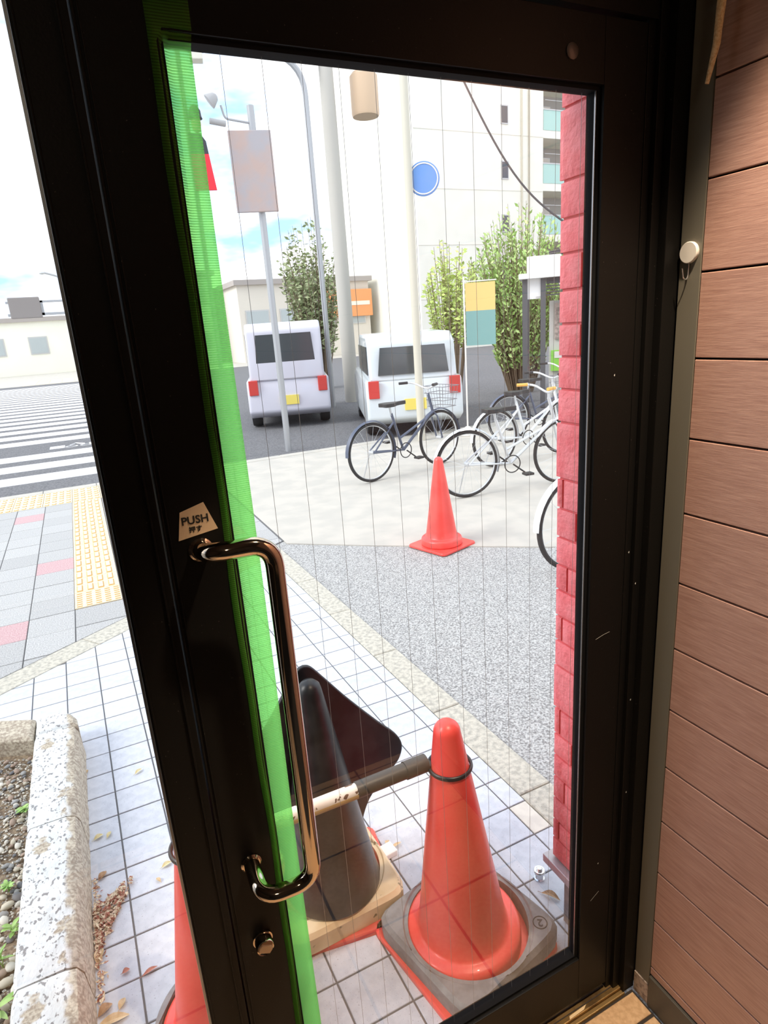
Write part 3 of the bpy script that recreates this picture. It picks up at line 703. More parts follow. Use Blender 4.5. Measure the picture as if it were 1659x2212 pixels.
# ================================================================ BRICK PIER
bw = thing('wall_outer', (1.1, 1.0, 0), 'red painted brick pier outside the door, rough and smooth courses', None, kind='structure')
BX = .972
MB().box((BX, .902, .196), (1.30, 1.104, 5.0)).build('mortar', REDM, bw, world=True)
cz = [2.46, 2.39, 2.32, 2.25, 2.18, 2.115, 2.048, 1.917, 1.846, 1.779, 1.707, 1.638, 1.569, 1.499, 1.425, 1.294, 1.222, 1.15, 1.08, 1.014, .943, .876, .804, .679, .601, .534, .466, .396, .323, .262, .194]
joint = {1.779: 1.042, 1.638: 1.041, 1.294: 1.088, 1.222: 1.043, 1.08: 1.069, .943: 1.085, .679: 1.087, .601: 1.041, .466: 1.066, .323: 1.085, 2.115: 1.03}
def brick(y0, y1, z0, z1, rough, seed):
    g = .0030; y0 += g; y1 -= g; z0 += g; z1 -= g; ny = max(3, int((y1-y0)/.012)); nz_ = max(3, int((z1-z0)/.012)); vs = []; fs = []
    for k in range(nz_+1):
        for j in range(ny+1):
            yv = y0+(y1-y0)*j/ny; zv = z0+(z1-z0)*k/nz_; ed = min(yv-y0, y1-yv, zv-z0, z1-zv)
            bul = .003 if ed < .001 else 0
            nn = (mnoise.noise(Vector((seed, yv*55, zv*55)))*.0032+mnoise.noise(Vector((seed, yv*130, zv*130)))*.0015) if rough else 0
            vs.append((BX-.008+bul+(nn if ed > .001 else 0), yv, zv))
    F = len(vs); W = ny+1
    for k in range(nz_):
        for j in range(ny): a = k*W+j; fs.append((a, a+1, a+W+1, a+W))
    vs += [(BX+.002, y0, z0), (BX+.002, y1, z0), (BX+.002, y1, z1), (BX+.002, y0, z1)]
    fs.append(tuple(list(range(0, W))+[F+1, F])); fs.append(tuple([F+3, F+2]+[nz_*W+j for j in range(ny, -1, -1)]))
    fs.append(tuple([F]+[F+3]+[k*W for k in range(nz_, -1, -1)])); fs.append(tuple([F+2, F+1]+[k*W+ny for k in range(nz_+1)]))
    return MB().add(vs, fs)
for n, (a, b_) in enumerate(zip(cz[:-1], cz[1:])):
    j0 = joint.get(a); smooth_ = (a-b_) > .1
    edge = 1.114 if smooth_ else 1.110
    cuts = [edge]+([j0] if j0 else [])+[max(.905, (j0 or edge)-.20)]
    cuts = sorted(set(cuts+[.905]), reverse=True)
    for y1, y0 in zip(cuts[:-1], cuts[1:]):
        if y1-y0 > .02: brick(y0, y1, b_, a, not smooth_, n*3.1+y0).build('brick', REDB, bw, world=True, smooth=not smooth_)
# end faces round the corner
for n, (a, b_) in enumerate(zip(cz[:-1], cz[1:])):
    MB().box((BX+.002, 1.100, b_+.005), (1.18 if n % 2 else 1.09, 1.112, a-.005)).build('brick', REDB, bw, world=True, bevel=.003)
lg = MB().box((.948, .902, .164), (1.3, 1.128, .190)).build('ledge', LEDGE, bw, world=True, bevel=.002); lg['label'] = 'pale metal ledge'
MB().box((.968, .902, -.01), (1.3, 1.062, .163)).build('plinth', STUCCO, bw, world=True, bevel=.004)

# ================================================================ CONES
def cone_profile(h, rb, rt=.034, dome=.032):
    pr = [(rb-.004, 0), (rb, .004), (rb, .040), (rb-.003, .048), (rb-.012, .055), (rb-.026, .058), (rb-.031, .060), (rb-.036, .066)]
    r0 = rb-.037
    for k in range(1, 13):
        t = k/12; pr.append((r0+(rt-r0)*t, .066+(h-.066-dome)*t))
    for k in range(1, 8):
        a = PI/2*k/7; pr.append((max(.0005, rt*math.cos(a)), h-dome+dome*math.sin(a)))
    return pr
def cone(loc, label, rz=0, tilt=(0, 0), flange=.37, h=.70, m_=CONE, group=None, fl_rz=0, zlift=.018):
    t = thing('traffic_cone', loc, label, 'cone', group, rz=rz)
    pr = [(r, z+zlift) for r, z in cone_profile(h-zlift, .158)]
    b = MB().lathe(pr, 56); b.xf(Matrix.Rotation(tilt[0], 4, 'Y')@Matrix.Rotation(tilt[1], 4, 'X')); b.build('cone_body', m_, t, smooth=True)
    f = flange/2; pts = []
    for sx_, sy_, a0 in ((1, 1, 0), (-1, 1, 90), (-1, -1, 180), (1, -1, 270)):
        for q in range(4): a = math.radians(a0+30*q); pts.append((sx_*(f-.03)+.03*math.cos(a), sy_*(f-.03)+.03*math.sin(a)))
    MB().prism(pts, 0, .016, .004).build('base_flange', m_, t, rot=(0, 0, fl_rz), smooth=False)
    return t
def weight(loc, label, m_, S, h, hole, rz, tilt=(0, 0), mark=False, text=True):
    t = thing('cone_weight', loc, label, 'weight'); t.rotation_euler = (tilt[0], tilt[1], rz)
    # ring-holed square slab
    seg = 64; vs = []; fs = []; f = S/2; rc = .035
    def sq(a, s_):
        c, s = math.cos(a), math.sin(a); n_ = 9.0
        r = 1/((abs(c)**n_+abs(s)**n_)**(1/n_)); return (s_*r*c, s_*r*s)
    rings = [('s', f, 0), ('s', f, h-.012), ('s', f-.010, h), ('c', hole+.014, h), ('c', hole+.010, h-.005), ('c', hole, h-.005), ('c', hole, 0)]
    for kd, s_, z in rings:
        for i in range(seg):
            a = 2*PI*i/seg; p = sq(a, s_) if kd == 's' else (s_*math.cos(a), s_*math.sin(a)); vs.append((p[0], p[1], z))
    for k in range(len(rings)):
        k2 = (k+1) % len(rings)
        for i in range(seg): j = (i+1) % seg; fs.append((k*seg+i, k*seg+j, k2*seg+j, k2*seg+i))
    o = MB().add(vs, fs).build('slab', m_, t, smooth=True)
    if mark:
        MB().torus(.0185, .0016, (f-.046, -f+.046, h), 28, 6).build('stamped_ring', mat('dark_rubber_shade', (.05, .05, .05), .7), t)
        textmesh('stamped_number', '2', .030, MATS['dark_rubber_shade'], t, (f-.046, -f+.046, h+.0002), (0, 0, PI*.75), .0006)
    return t
rc = cone((.690, 1.150, 0), 'near red traffic cone in a grey weight, just outside the glass door', 0, (-.042, .008), .375, .728, fl_rz=.12+.05)
weight((.700, 1.145, .0165), 'dark grey square rubber weight around the near red cone, stamped in one corner', WGREY, .370, .056, .166, .22, (0, 0), True)
lc = cone((.050, 1.222, 0), 'left red traffic cone, mostly behind the dark door post', 0, (.0, 0), .315, .70, fl_rz=-.66)
weight((.050, 1.222, .0165), 'dark grey weight around the left red cone behind the post', WGREY, .338, .056, .160, -.62)
mc = cone((.418, 1.488, 0), 'red cone hidden under the black arrow-shaped cover', 0, (0, 0), .385, .62, CONE2, fl_rz=-.16)
weight((.418, 1.488, .0165), 'dirty beige square weight around the covered cone', WBEIGE, .365, .062, .160, .03)
fc = cone((2.33, 3.98, -.004), 'far red traffic cone standing alone on the alley asphalt', 0, (0, 0), .38, .70, fl_rz=.3)

# black arrow-shaped cover over the middle cone
cv = thing('cone_cover', (.420, 1.445, .085), 'black plastic cone cover with a flared arrow-shaped back board', 'cover')
pr = [(.140, 0), (.1405, .006), (.136, .02)]+[(.136+(.034-.136)*(k/12), .02+.625*k/12) for k in range(1, 13)]+[(.030, .662), (.018, .674), (.0005, .680)]
MB().lathe(pr, 56).build('hood', BPLAS, cv, smooth=True, loc=(0, 0, 0), rot=(0, -.012, 0))
R = [(.0, .690), (.022, .680), (.060, .630), (.122, .545), (.210, .435), (.262, .375), (.283, .330), (.276, .290), (.255, .262), (.205, .222), (.160, .175), (.133, .115), (.126, .065), (.133, .02), (.155, -.03), (.178, -.055), (.176, -.07), (.15, -.075)]
def cat(pts, n=4):
    out = []
    for i in range(len(pts)-1):
        p0 = Vector(pts[max(i-1, 0)]); p1 = Vector(pts[i]); p2 = Vector(pts[i+1]); p3 = Vector(pts[min(i+2, len(pts)-1)])
        for k in range(n):
            t = k/n; out.append(tuple(.5*((2*p1)+(-p0+p2)*t+(2*p0-5*p1+4*p2-p3)*t*t+(-p0+3*p1-3*p2+p3)*t**3)))
    out.append(tuple(pts[-1])); return out
Rc = cat(R); poly = Rc+[(-x, z) for x, z in reversed(Rc[1:])]
MB().plate(poly, -.008, .008, 'Y').build('back_board', BPLAS, cv, loc=(0, .060, .0), bevel=.006, seg=3, smooth=True, rot=(0, 0, 0))

# bar between the near and left cones
br = thing('barrier_bar', (.36, 1.178, .600), 'telescopic grey and worn white bar linking two cones by black rings', 'barrier')
BO = dict(world=True, smooth=True)
MB().tube([(.150, 1.178, .602), (.425, 1.178, .600)], .0170, 24).build('worn_tube', BARW, br, **BO)
MB().tube([(.150, 1.1775, .5985), (.4245, 1.1775, .5965)], .01695, 24).build('yellowed_underside', BARY, br, **BO)
MB().tube([(.423, 1.178, .600), (.560, 1.178, .600)], .0200, 24).build('collar', SLEEVE, br, **BO)
MB().tube([(.555, 1.178, .600), (.6150, 1.178, .600)], .0225, 24, rs=[.0225, .0225]).build('end_sleeve', SLEEVE, br, **BO)
MB().tube([(.095, 1.185, .602), (.155, 1.178, .602)], .0225, 24).build('end_sleeve', SLEEVE, br, **BO)
MB().torus(.0540, .0045, (.667, 1.149, .592), 56, 12, .0062).build('ring', BRING, br, **BO)
MB().box((.603, 1.160, .586), (.630, 1.182, .600)).build('tongue', BRING, br, world=True, bevel=.003)
MB().torus(.0535, .0050, (.050, 1.222, .585), 56, 12, .0070).build('ring', BRING, br, **BO)
MB().tube([(.080, 1.205, .582), (.100, 1.19, .598)], .009, 10).build('tongue', BRING, br, **BO)

# small items on the tiles
ds = thing('door_stop', (1.000, 1.205, 0), 'small round metal stop fixed to the tiles beside the brick pier', 'stopper')
MB().lathe([(.016, 0), (.016, .003), (.0125, .005), (.0120, .022), (.0175, .025), (.0180, .030), (.0160, .033)], 32).build('post', CHROME, ds, smooth=True)
MB().lathe([(.0095, .033), (.0095, .037), (.0070, .040), (.0001, .0405)], 24).build('cap', CHROME, ds, smooth=True)
wk = MB().box((-.026, -.024, 0), (.026, .024, .020)).build('white_block', mat('chalky_white', (.86, .86, .84), .7), None, loc=(.634, 1.522, .0005), rot=(0, 0, .1), bevel=.004); tag(wk, 'small white block lying on the tiles behind the beige weight', 'block')
dryleaf(.578, .978, .022, .008, T, 'tiny tan leaf scrap at the foot of the near red cone', .7)
#@@STREET@@
# ================================================================ STREET
def pol(az, d, z=0): return Vector((d*math.sin(math.radians(az)), d*math.cos(math.radians(az)), z))
def faceaz(az): return -math.radians(az)        # local -Y looks back at the shop
CREAM = mat('cream_render_wall', (.90, .88, .77), .85, col2=(.87, .85, .74), nscale=1.2, bump=.1, bscale=8)
CREAMD = mat('beige_joint', (.62, .58, .46), .8)
TEAL = mat('teal_balcony_glass', (.42, .66, .58), .25, coat=.4)
WDARK = mat('dark_window_glass', (.07, .08, .085), .12, spec=.8)
WFRAME = mat('aluminium_window_frame', (.55, .55, .54), .4, .5)
SHADEW = mat('grey_recess_wall', (.40, .39, .37), .8)
CURT = mat('pale_curtain', (.70, .66, .60), .8)
# apartment block
ab = thing('apartment_building', (32, 34, 0), 'tall cream apartment block with pale green balcony panels seen past the brick pier', 'building')
AX0, AX1, AXS = 19.2, 44.0, 28.25
wm = MB().box((AX0, 34, -.3), (AXS, 46, 36)).build('end_wall', CREAM, ab, world=True)
MB().box((AXS, 36.0, -.3), (AX1, 46, 36)).build('recessed_wall', SHADEW, ab, world=True)
for x in (26.6, 27.15): MB().tube([(x, 33.93, 0), (x, 33.93, 36)], .05, 8).build('downpipe', CREAMD, ab, world=True)
for z in range(3, 36, 3): MB().box((AX0-.01, 33.985, z*1.0-.03), (AXS, 34.02, z*1.0)).build('wall_joint', mat('pale_joint', (.70, .67, .57), .8), ab, world=True)
for k in range(12):
    z0 = .25+2.93*k
    MB().box((AXS, 34.05, z0+.0), (AX1, 36.1, z0+.42)).build('balcony_slab', CREAM, ab, world=True)
    for q in range(5):
        xa = AXS+.08+q*3.1
        MB().box((xa, 34.06, z0+.44), (xa+3.0, 34.10, z0+1.52)).build('balcony_panel', TEAL, ab, world=True)
    MB().box((AXS, 34.03, z0+1.52), (AX1, 34.12, z0+1.58)).build('balcony_rail', WFRAME, ab, world=True)
    for q in range(4):
        xa = AXS+.25+q*3.9
        f = MB().box((xa, 35.90, z0+.5), (xa+1.9, 36.0, z0+2.35)).build('balcony_window', WFRAME, ab, world=True)
        MB().box((xa+.06, 35.86, z0+.56), (xa+.92, 35.90, z0+2.29)).build('pane', WDARK, f, world=True)
        MB().box((xa+.98, 35.86, z0+.56), (xa+1.84, 35.90, z0+2.29)).build('pane', CURT, f, world=True)
        MB().box((xa+.3, 34.5, z0+2.2), (xa+1.7, 34.53, z0+2.23)).build('laundry_pole', WFRAME, ab, world=True)
    if k % 1 == 0 and k > 0:
        f = MB().box((25.1, 33.95, z0+.55), (25.62, 34.0, z0+1.55)).build('small_window', WFRAME, ab, world=True)
        MB().box((25.16, 33.93, z0+.62), (25.56, 33.96, z0+1.48)).build('pane', WDARK, f, world=True)
# far buildings
def block(name, x0, x1, y0, y1, h, wallm, label, rows, cols, roofm, wsz=(1.0, 1.1)):
    t = thing(name, ((x0+x1)/2, y0, 0), label, 'building')
    MB().box((x0, y0, -.2), (x1, y1, h)).build('wall', wallm, t, world=True)
    MB().box((x0-.2, y0-.25, h), (x1+.2, y1, h+.3)).build('roof', roofm, t, world=True)
    for r in range(rows):
        for c in range(cols):
            xc = x0+(x1-x0)*(c+.5)/cols; zc = h*(r+.55)/rows
            f = MB().box((xc-wsz[0]/2, y0-.06, zc-wsz[1]/2), (xc+wsz[0]/2, y0+.02, zc+wsz[1]/2)).build('window', WFRAME, t, world=True)
            MB().box((xc-wsz[0]/2+.08, y0-.08, zc-wsz[1]/2+.08), (xc+wsz[0]/2-.08, y0-.05, zc+wsz[1]/2-.08)).build('pane', mat('pale_window_glass', (.45, .50, .50), .2), f, world=True)
    return t
ROOFG = mat('greyish_brown_roof', (.42, .38, .35), .8); PALEW = mat('pale_yellow_wall', (.92, .91, .79), .85, col2=(.89, .88, .76), nscale=.6); GREYW = mat('light_grey_wall', (.72, .72, .70), .85)
block('low_building', -14, 2.2, 52, 60, 3.6, PALEW, 'long low pale yellow building at the far end of the crossing', 1, 6, ROOFG, (1.2, 1.2))
block('shop_building', 9.8, 18.6, 40, 48, 4.6, mat('warm_beige_wall', (.74, .69, .60), .85), 'low beige shop building behind the parked van', 1, 4, ROOFG, (1.5, 1.2))
block('white_house', 3.0, 9.2, 44, 50, 5.6, GREYW, 'two storey pale grey house left of the beige shop', 2, 3, mat('pale_roof', (.6, .6, .6), .8), (1.0, 1.0))
sg_ = thing('shop_sign', (16.8, 39.8, 3.2), 'orange shop sign on the beige building across the road', 'sign')
MB().box((-1.5, -.10, -.8), (1.9, .05, .9)).build('sign_box', mat('orange_sign', (.86, .36, .14), .5), sg_, bevel=.04); MB().box((-1.3, -.13, -.1), (1.7, -.10, .15)).build('pale_band', mat('sign_band', (.9, .82, .7), .6), sg_)
# utility pole with transformer
up = thing('utility_pole', pol(22.8, 15), 'concrete utility pole with a beige transformer box', 'pole')
PCON = mat('pole_concrete', (.50, .48, .43), .8)
MB().tube([(0, 0, -.3), (0, 0, 6), (0, 0, 12)], .16, 20, rs=[.17, .15, .12]).build('shaft', PCON, up, smooth=True)
MB().box((-.9, -.06, 6.9), (1.3, .06, 7.0)).build('crossarm', mat('galvanised', (.45, .46, .47), .5, .6), up)
MB().lathe([(.28, 0), (.30, .05), (.30, .75), (.24, .82), (.05, .84)], 20).build('transformer', mat('tan_transformer', (.66, .48, .32), .5), up, loc=(.85, 0, 6.0), smooth=True)
for x in (-.7, -.3, .5): MB().lathe([(.03, 0), (.07, .04), (.03, .08), (.06, .12), (.02, .18)], 12).build('insulator', WHITEP, up, loc=(x, 0, 7.0), smooth=True)
# overhead cable to the brick side
cb = MB().tube([pol(34.2, 13, 5.85)+Vector((0, 0, .42*t-.0)) if False else Vector((7.05, 10.7, 5.8)).lerp(Vector((8.45, 9.55, 3.22)), t)+Vector((0, 0, -.38*math.sin(PI*t))) for t in [k/16 for k in range(17)]], .018, 6).build('overhead_cable', mat('cable_black', (.06, .06, .065), .6)); tag(cb, 'thin dark cable sagging down in front of the cream apartment block', 'cable')
# pole with round blue sign
bs = thing('blue_sign_post', pol(28.9, 9.2), 'beige post carrying a round blue road sign', 'sign')
MB().tube([(0, 0, -.1), (0, 0, 5.6)], .055, 14).build('post', mat('beige_post', (.60, .57, .47), .6), bs, smooth=True)
bd = MB().lathe([(.205, 0), (.212, .01), (.205, .02)], 36).xf(Matrix.Rotation(PI/2, 4, 'X')).build('sign_disc', mat('blue_sign', (.13, .30, .66), .45), bs, loc=(.19, -.07, 3.49), rot=(0, 0, faceaz(29)), smooth=True)
MB().torus(.185, .008, (0, 0, 0), 36, 6, .003, 'Y').build('white_rim', WHITEP, bd, loc=(0, -.025, 0))
# signboards with camera and floodlight on posts
GALV = MATS['galvanised']
cp_ = thing('camera_post', pol(16.6, 9.2), 'grey post with a mottled brown board, security camera and floodlight', 'post')
cp_.rotation_euler = (0, 0, faceaz(15))
MB().tube([(0, 0, -.1), (0, 0, 4.45)], .045, 12).build('post', GALV, cp_, smooth=True)
MB().box((-.32, -.10, 3.20), (.22, -.05, 4.15), .0).build('board', mat('pink_brown_board', (.50, .38, .34), .6, col2=(.42, .40, .42), nscale=3), cp_, bevel=.01)
MB().tube(arc([(0, 0, 4.25), (-.33, -.1, 4.28), (-.36, -.12, 4.42)], .05), .014, 8).build('bracket', GALV, cp_, smooth=True)
MB().tube([(-.33, -.1, 4.22), (-.52, -.14, 4.245)], .035, 14).build('camera', mat('camera_grey', (.42, .42, .42), .5), cp_, smooth=True)
MB().lathe([(.02, -.05), (.05, -.03), (.085, .05), (.09, .07), (.08, .072)], 20).xf(Matrix.Rotation(-2.2, 4, 'Y')).build('floodlight', mat('camera_grey', (.42, .42, .42)), cp_, loc=(-.44, -.12, 4.50), smooth=True)
fb = thing('figure_signboard', pol(12.6, 9.0), 'narrow sign of a figure in dark cap, red lower panel, beside the green tape', 'sign')
fb.rotation_euler = (0, 0, faceaz(12.6))
MB().tube([(-.16, .04, -.1), (-.16, .04, 5.1)], .03, 10).build('post', GALV, fb, smooth=True)
MB().plate([(-.16, 3.45), (.10, 3.45), (.055, 3.86), (-.16, 3.86)], -.02, .01).build('red_panel', mat('vivid_red_panel', (.80, .03, .05), .5), fb, bevel=.004)
MB().plate([(-.16, 3.86), (.055, 3.86), (.04, 4.0), (-.02, 4.09), (-.16, 4.09)], -.02, .01).build('dark_top', mat('charcoal_print', (.05, .05, .06), .6), fb)
MB().lathe([(.0005, 0), (.045, .03), (.06, .10), (.055, .17), (.03, .20)], 16).build('face', mat('face_tone', (.62, .36, .27), .6), fb, loc=(-.05, 0, 4.09), smooth=True)
MB().lathe([(.085, 0), (.075, .03), (.070, .09), (.03, .15), (.0005, .16)], 18).build('cap', MATS['charcoal_print'], fb, loc=(-.05, 0, 4.25), smooth=True)
MB().box((-.02, -.08, 4.86), (.13, .08, 4.98)).build('lantern_body', mat('lantern_pale', (.72, .70, .60), .5), fb, bevel=.01)
MB().box((-.03, -.09, 4.98), (.15, .09, 5.02)).box((-.16, .02, 5.0), (0, .05, 5.02)).build('lantern_cap', GALV, fb)
# street lamps
def lamp(loc, h, rz, label):
    t = thing('street_lamp', loc, label, 'lamp'); t.rotation_euler = (0, 0, rz)
    MB().tube(arc([(0, 0, -.2), (0, 0, h-.3), (-1.0, 0, h)], .6), .06, 8).build('pole', GALV, t, smooth=True)
    MB().lathe([(.02, 0), (.16, .03), (.18, .07), (.10, .14), (.02, .16)], 14).build('lamp_head', mat('lamp_head_grey', (.45, .46, .46), .5), t, loc=(-1.1, 0, h-.1), smooth=True); return t
lamp(pol(17.6, 14)+Vector((.9, 0, 0)), 6.95, 0, 'street lamp whose head hangs just under the top rail of the door')
lamp(pol(.6, 46), 6.2, 0, 'distant street lamp over the far side of the crossing')
sgf = thing('signal_gantry', (0.15, 32, 0), 'grey traffic signal gantry far across the road at left', 'signal')
MB().tube([(.25, 0, 0), (.25, 0, 3.8)], .09, 10).build('post', GALV, sgf, smooth=True)
MB().box((-2.2, -.1, 3.1), (.3, .1, 3.2)).box((-2.2, -.1, 3.62), (.3, .1, 3.7)).box((-.9, -.1, 3.1), (-.8, .1, 3.7)).build('truss', GALV, sgf)
MB().box((-2.1, -.25, 3.0), (-.9, .1, 3.85)).build('signal_head', mat('signal_brown', (.30, .27, .25), .6), sgf, bevel=.04)
# trees and shrubs
LG = mat('leaf_green', (.30, .50, .12), .6, col2=(.55, .72, .28), nscale=3); LG2 = mat('olive_leaf', (.26, .32, .14), .6, col2=(.42, .46, .26), nscale=5); LG3 = mat('yellow_green_leaf', (.55, .68, .20), .6); BARK = mat('bark', (.20, .15, .10), .9)
def shrub(loc, label, n, H, R_, m_, seed, base=0.0, cat_='shrub', spiky=True, ls=.045):
    rr = random.Random(seed); t = thing('shrub', loc, label, cat_); st = MB(); fo = MB()
    for k in range(n):
        a = rr.uniform(0, 2*PI); ra = R_*math.sqrt(rr.random()); top = Vector((ra*math.cos(a), ra*math.sin(a), base+H*rr.uniform(.55, 1.0)*(1-.35*(ra/R_)**2))); b0 = Vector((top.x*.25, top.y*.25, 0))
        st.tube([b0, b0.lerp(top, .5)+Vector((0, 0, .05)), top], .008, 4, rs=[.014, .009, .004])
        m2 = 34
        for q in range(m2):
            s = (base/(base+H) if base else .12)+(1-(base/(base+H) if base else .12))*q/m2; p = b0.lerp(top, s); aa = rr.uniform(0, 2*PI); up_ = rr.uniform(.4, 1.3) if spiky else rr.uniform(-.3, .8)
            d = Vector((math.cos(aa), math.sin(aa), up_)).normalized(); L = ls*rr.uniform(1, 2.2); wv = d.cross(Vector((rr.uniform(-1, 1), rr.uniform(-1, 1), .3))).normalized()*L*.22
            fo.add([p, p+d*L*.5+wv, p+d*L, p+d*L*.5-wv], [(0, 1, 2, 3)])
    st.build('branches', BARK, t); o = fo.build('foliage', m_, t); o['kind'] = 'stuff'; return t
shrub(pol(37.9, 14.9), 'feathery bright green shrub rising behind the glazed booth', 260, 3.2, 1.1, LG, 2, base=.9, ls=.07)
shrub(pol(31.9, 12.6), 'yellow-green shrub left of the feathery shrub', 60, 1.6, .5, LG3, 4, base=1.6, spiky=False, ls=.06)
shrub(pol(20.2, 19), 'olive street tree beside the utility pole', 110, 3.2, .9, LG2, 6, base=1.6, cat_='tree', spiky=False, ls=.09)
# glazed booth
bo = thing('glazed_booth', pol(41.2, 12.6), 'pale roofed glass booth with dark posts standing by the bicycles', 'booth'); bo.rotation_euler = (0, 0, faceaz(41))
DKP = mat('dark_grey_post', (.11, .115, .12), .45, .3)
for x in (-.62, -.30, .62): MB().box((x-.045, -.5, 0), (x+.045, -.41, 2.28)).build('post', DKP, bo)
for x in (-.62, .62): MB().box((x-.04, .41, 0), (x+.04, .5, 2.28)).build('post', DKP, bo)
MB().box((-.72, -.62, 2.28), (.8, .6, 2.37)).build('roof', mat('white_roof', (.84, .84, .82), .5), bo, bevel=.015)
MB().box((-.25, -.49, 2.20), (.6, -.43, 2.28)).build('louver_backing', DKP, bo)
for k in range(6): MB().box((-.25, -.52, 1.98+.05*k), (.58, -.47, 2.00+.05*k)).build('louver', mat('louver_dark', (.05, .055, .06), .5), bo)
MB().box((-.575, -.47, .12), (-.345, -.46, 1.98)).build('glass_panel', GLASS, bo); MB().box((-.58, -.47, 1.94), (-.33, -.45, 2.28)).build('fascia', mat('pale_fascia', (.75, .74, .72), .6), bo)
MB().box((-.20, .1, .1), (.58, .4, 1.9)).build('machine_cabinet', mat('pale_cabinet', (.62, .60, .56), .6), bo, bevel=.01)
MB().box((-.10, .05, 1.20), (.55, .1, 1.85)).build('product_window', mat('brownish_display', (.30, .25, .22), .3, col2=(.55, .45, .40), nscale=16), bo)
MB().box((.02, .02, 1.55), (.18, .05, 1.72)).build('pink_label', mat('pink_label', (.75, .25, .28), .5), bo)
MB().box((-.16, .0, .62), (.5, .1, 1.0)).build('green_poster', mat('lime_green', (.30, .70, .10), .5), bo)
MB().box((-.1, -.015, .86), (.3, .0, .98)).build('white_notice', WHITEP, bo)
ac = thing('rooftop_unit', pol(41.0, 12.6, 2.372), 'white box unit with coiled cables on the booth roof', 'unit'); ac.rotation_euler = (0, 0, faceaz(41))
MB().box((-.55, -.3, 0), (.05, .3, .30)).build('housing', WHITEP, ac, bevel=.02)
MB().torus(.20, .014, (.05, -.1, .33), 28, 6).torus(.16, .014, (.0, -.08, .36), 28, 6).tube([(.2, -.3, .3), (.34, -.32, .16), (.36, -.32, .0)], .02, 6).build('cable_coil', mat('cable_black', (.06, .06, .065)), ac, smooth=True)
# banner flag
nf = thing('banner_flag', pol(34.6, 9.5), 'small vertical banner, orange above and dark teal below', 'flag'); nf.rotation_euler = (0, 0, faceaz(34.6))
MB().tube([(-.24, 0, 0), (-.24, 0, 2.25)], .012, 8).tube([(-.24, 0, 2.18), (.22, 0, 2.18)], .008, 6).build('pole', WHITEP, nf)
MB().box((-.22, -.004, 1.78), (.20, .004, 2.16)).build('orange_cloth', mat('orange_cloth', (.85, .55, .20), .7), nf); MB().box((-.22, -.004, 1.30), (.20, .004, 1.78)).build('teal_cloth', mat('teal_cloth', (.20, .38, .36), .7), nf)
MB().lathe([(.16, 0), (.16, .05), (.05, .10), (.03, .12)], 16).build('base', WHITEP, nf, loc=(-.24, 0, 0))

# cars
TYRE = mat('tyre_rubber', (.03, .03, .03), .7); HUB = mat('hubcap', (.55, .55, .56), .35, .7)
def car(loc, rz, paint, label, L=3.4, W=1.47, H=1.55, van=False, plate='yellow'):
    t = thing('parked_van' if van else 'parked_car', loc, label, 'van' if van else 'car'); t.rotation_euler = (0, 0, rz)
    l = L/2
    low = [(-l, .30), (-l+.02, .62), (-l+.08, .88), (l-.75 if not van else l-.35, .95), (l-.08, .80), (l, .55), (l-.02, .28), (l-.25, .20), (-l+.2, .20)]
    if van: up_ = [(-l+.03, .86), (-l+.10, H-.12), (-l+.25, H), (l-.75, H), (l-.50, H-.12), (l-.22, .93)]
    else: up_ = [(-l+.06, .86), (-l+.22, H-.14), (-l+.45, H-.02), (l-1.45, H), (l-1.20, H-.08), (l-.68, .93)]
    MB().plate(low, -W/2, W/2, 'Y').build('body', paint, t, bevel=.05, seg=3, smooth=True)
    c = MB().plate(up_, -W/2+.07, W/2-.07, 'Y').build('cabin', paint, t, bevel=.05, seg=3, smooth=True)
    def q(pts, nm, m_=WDARK): return MB().add(pts, [(0, 1, 2, 3)] if len(pts) == 4 else [tuple(range(len(pts)))]).build(nm, m_, t)
    for s in (-1, 1):
        xs = (-l+.30, l-1.25 if not van else l-.75); yv = s*(W/2-.062)
        mid = (xs[0]+xs[1])/2
        for a, b_ in ((xs[0], mid-.04), (mid+.04, xs[1])):
            MB().box((a, yv-.006, .95), (b_, yv+.006, H-.18), 0).build('side_window', WDARK, t)
        for x in (-l+.62, l-.62):
            wv = MB().lathe([(.12, -.08), (.27, -.09), (.285, -.06), (.285, .06), (.27, .09), (.12, .08)], 28).xf(Matrix.Rotation(PI/2, 4, 'X')).build('wheel', TYRE, t, loc=(x, s*(W/2-.10), .285), smooth=True)
            MB().lathe([(.16, -.095), (.17, 0), (.16, .095)], 20).xf(Matrix.Rotation(PI/2, 4, 'X')).build('hubcap', HUB, wv, smooth=True)
        MB().box((-l-.005, s*(W/2-.12)-.08, .62), (-l+.06, s*(W/2-.12)+.08, .88)).build('tail_lamp', mat('tail_lamp_red', (.6, .06, .05), .3), t, bevel=.01)
        MB().box((l-.07, s*(W/2-.25)-.16, .58), (l+.005, s*(W/2-.25)+.16, .74)).build('head_lamp', mat('head_lamp_clear', (.8, .82, .84), .15), t, bevel=.02)
    x0 = -l+.035; MB().plate([(-W/2+.2, .95), (W/2-.2, .95), (W/2-.25, H-.20), (-W/2+.25, H-.20)], x0+.02, x0+.10, 'X').build('rear_window', WDARK, t)
    MB().box((-l-.012, -.165, .42), (-l+.02, .165, .585)).build('number_plate', mat('yellow_plate', (.86, .70, .15), .5) if plate == 'yellow' else WHITEP, t)
    return t
car(pol(27.3, 11.2), PI/2-math.radians(27.3)+.12, mat('pale_blue_grey_paint', (.66, .71, .73), .25, coat=.5), 'pale blue-grey small car with a yellow number plate parked on the forecourt')
car(pol(17.2, 13.2), PI/2-.30, mat('lavender_grey_paint', (.62, .61, .68), .25, coat=.5), 'lavender-grey small van parked near the road', van=True, H=1.85)

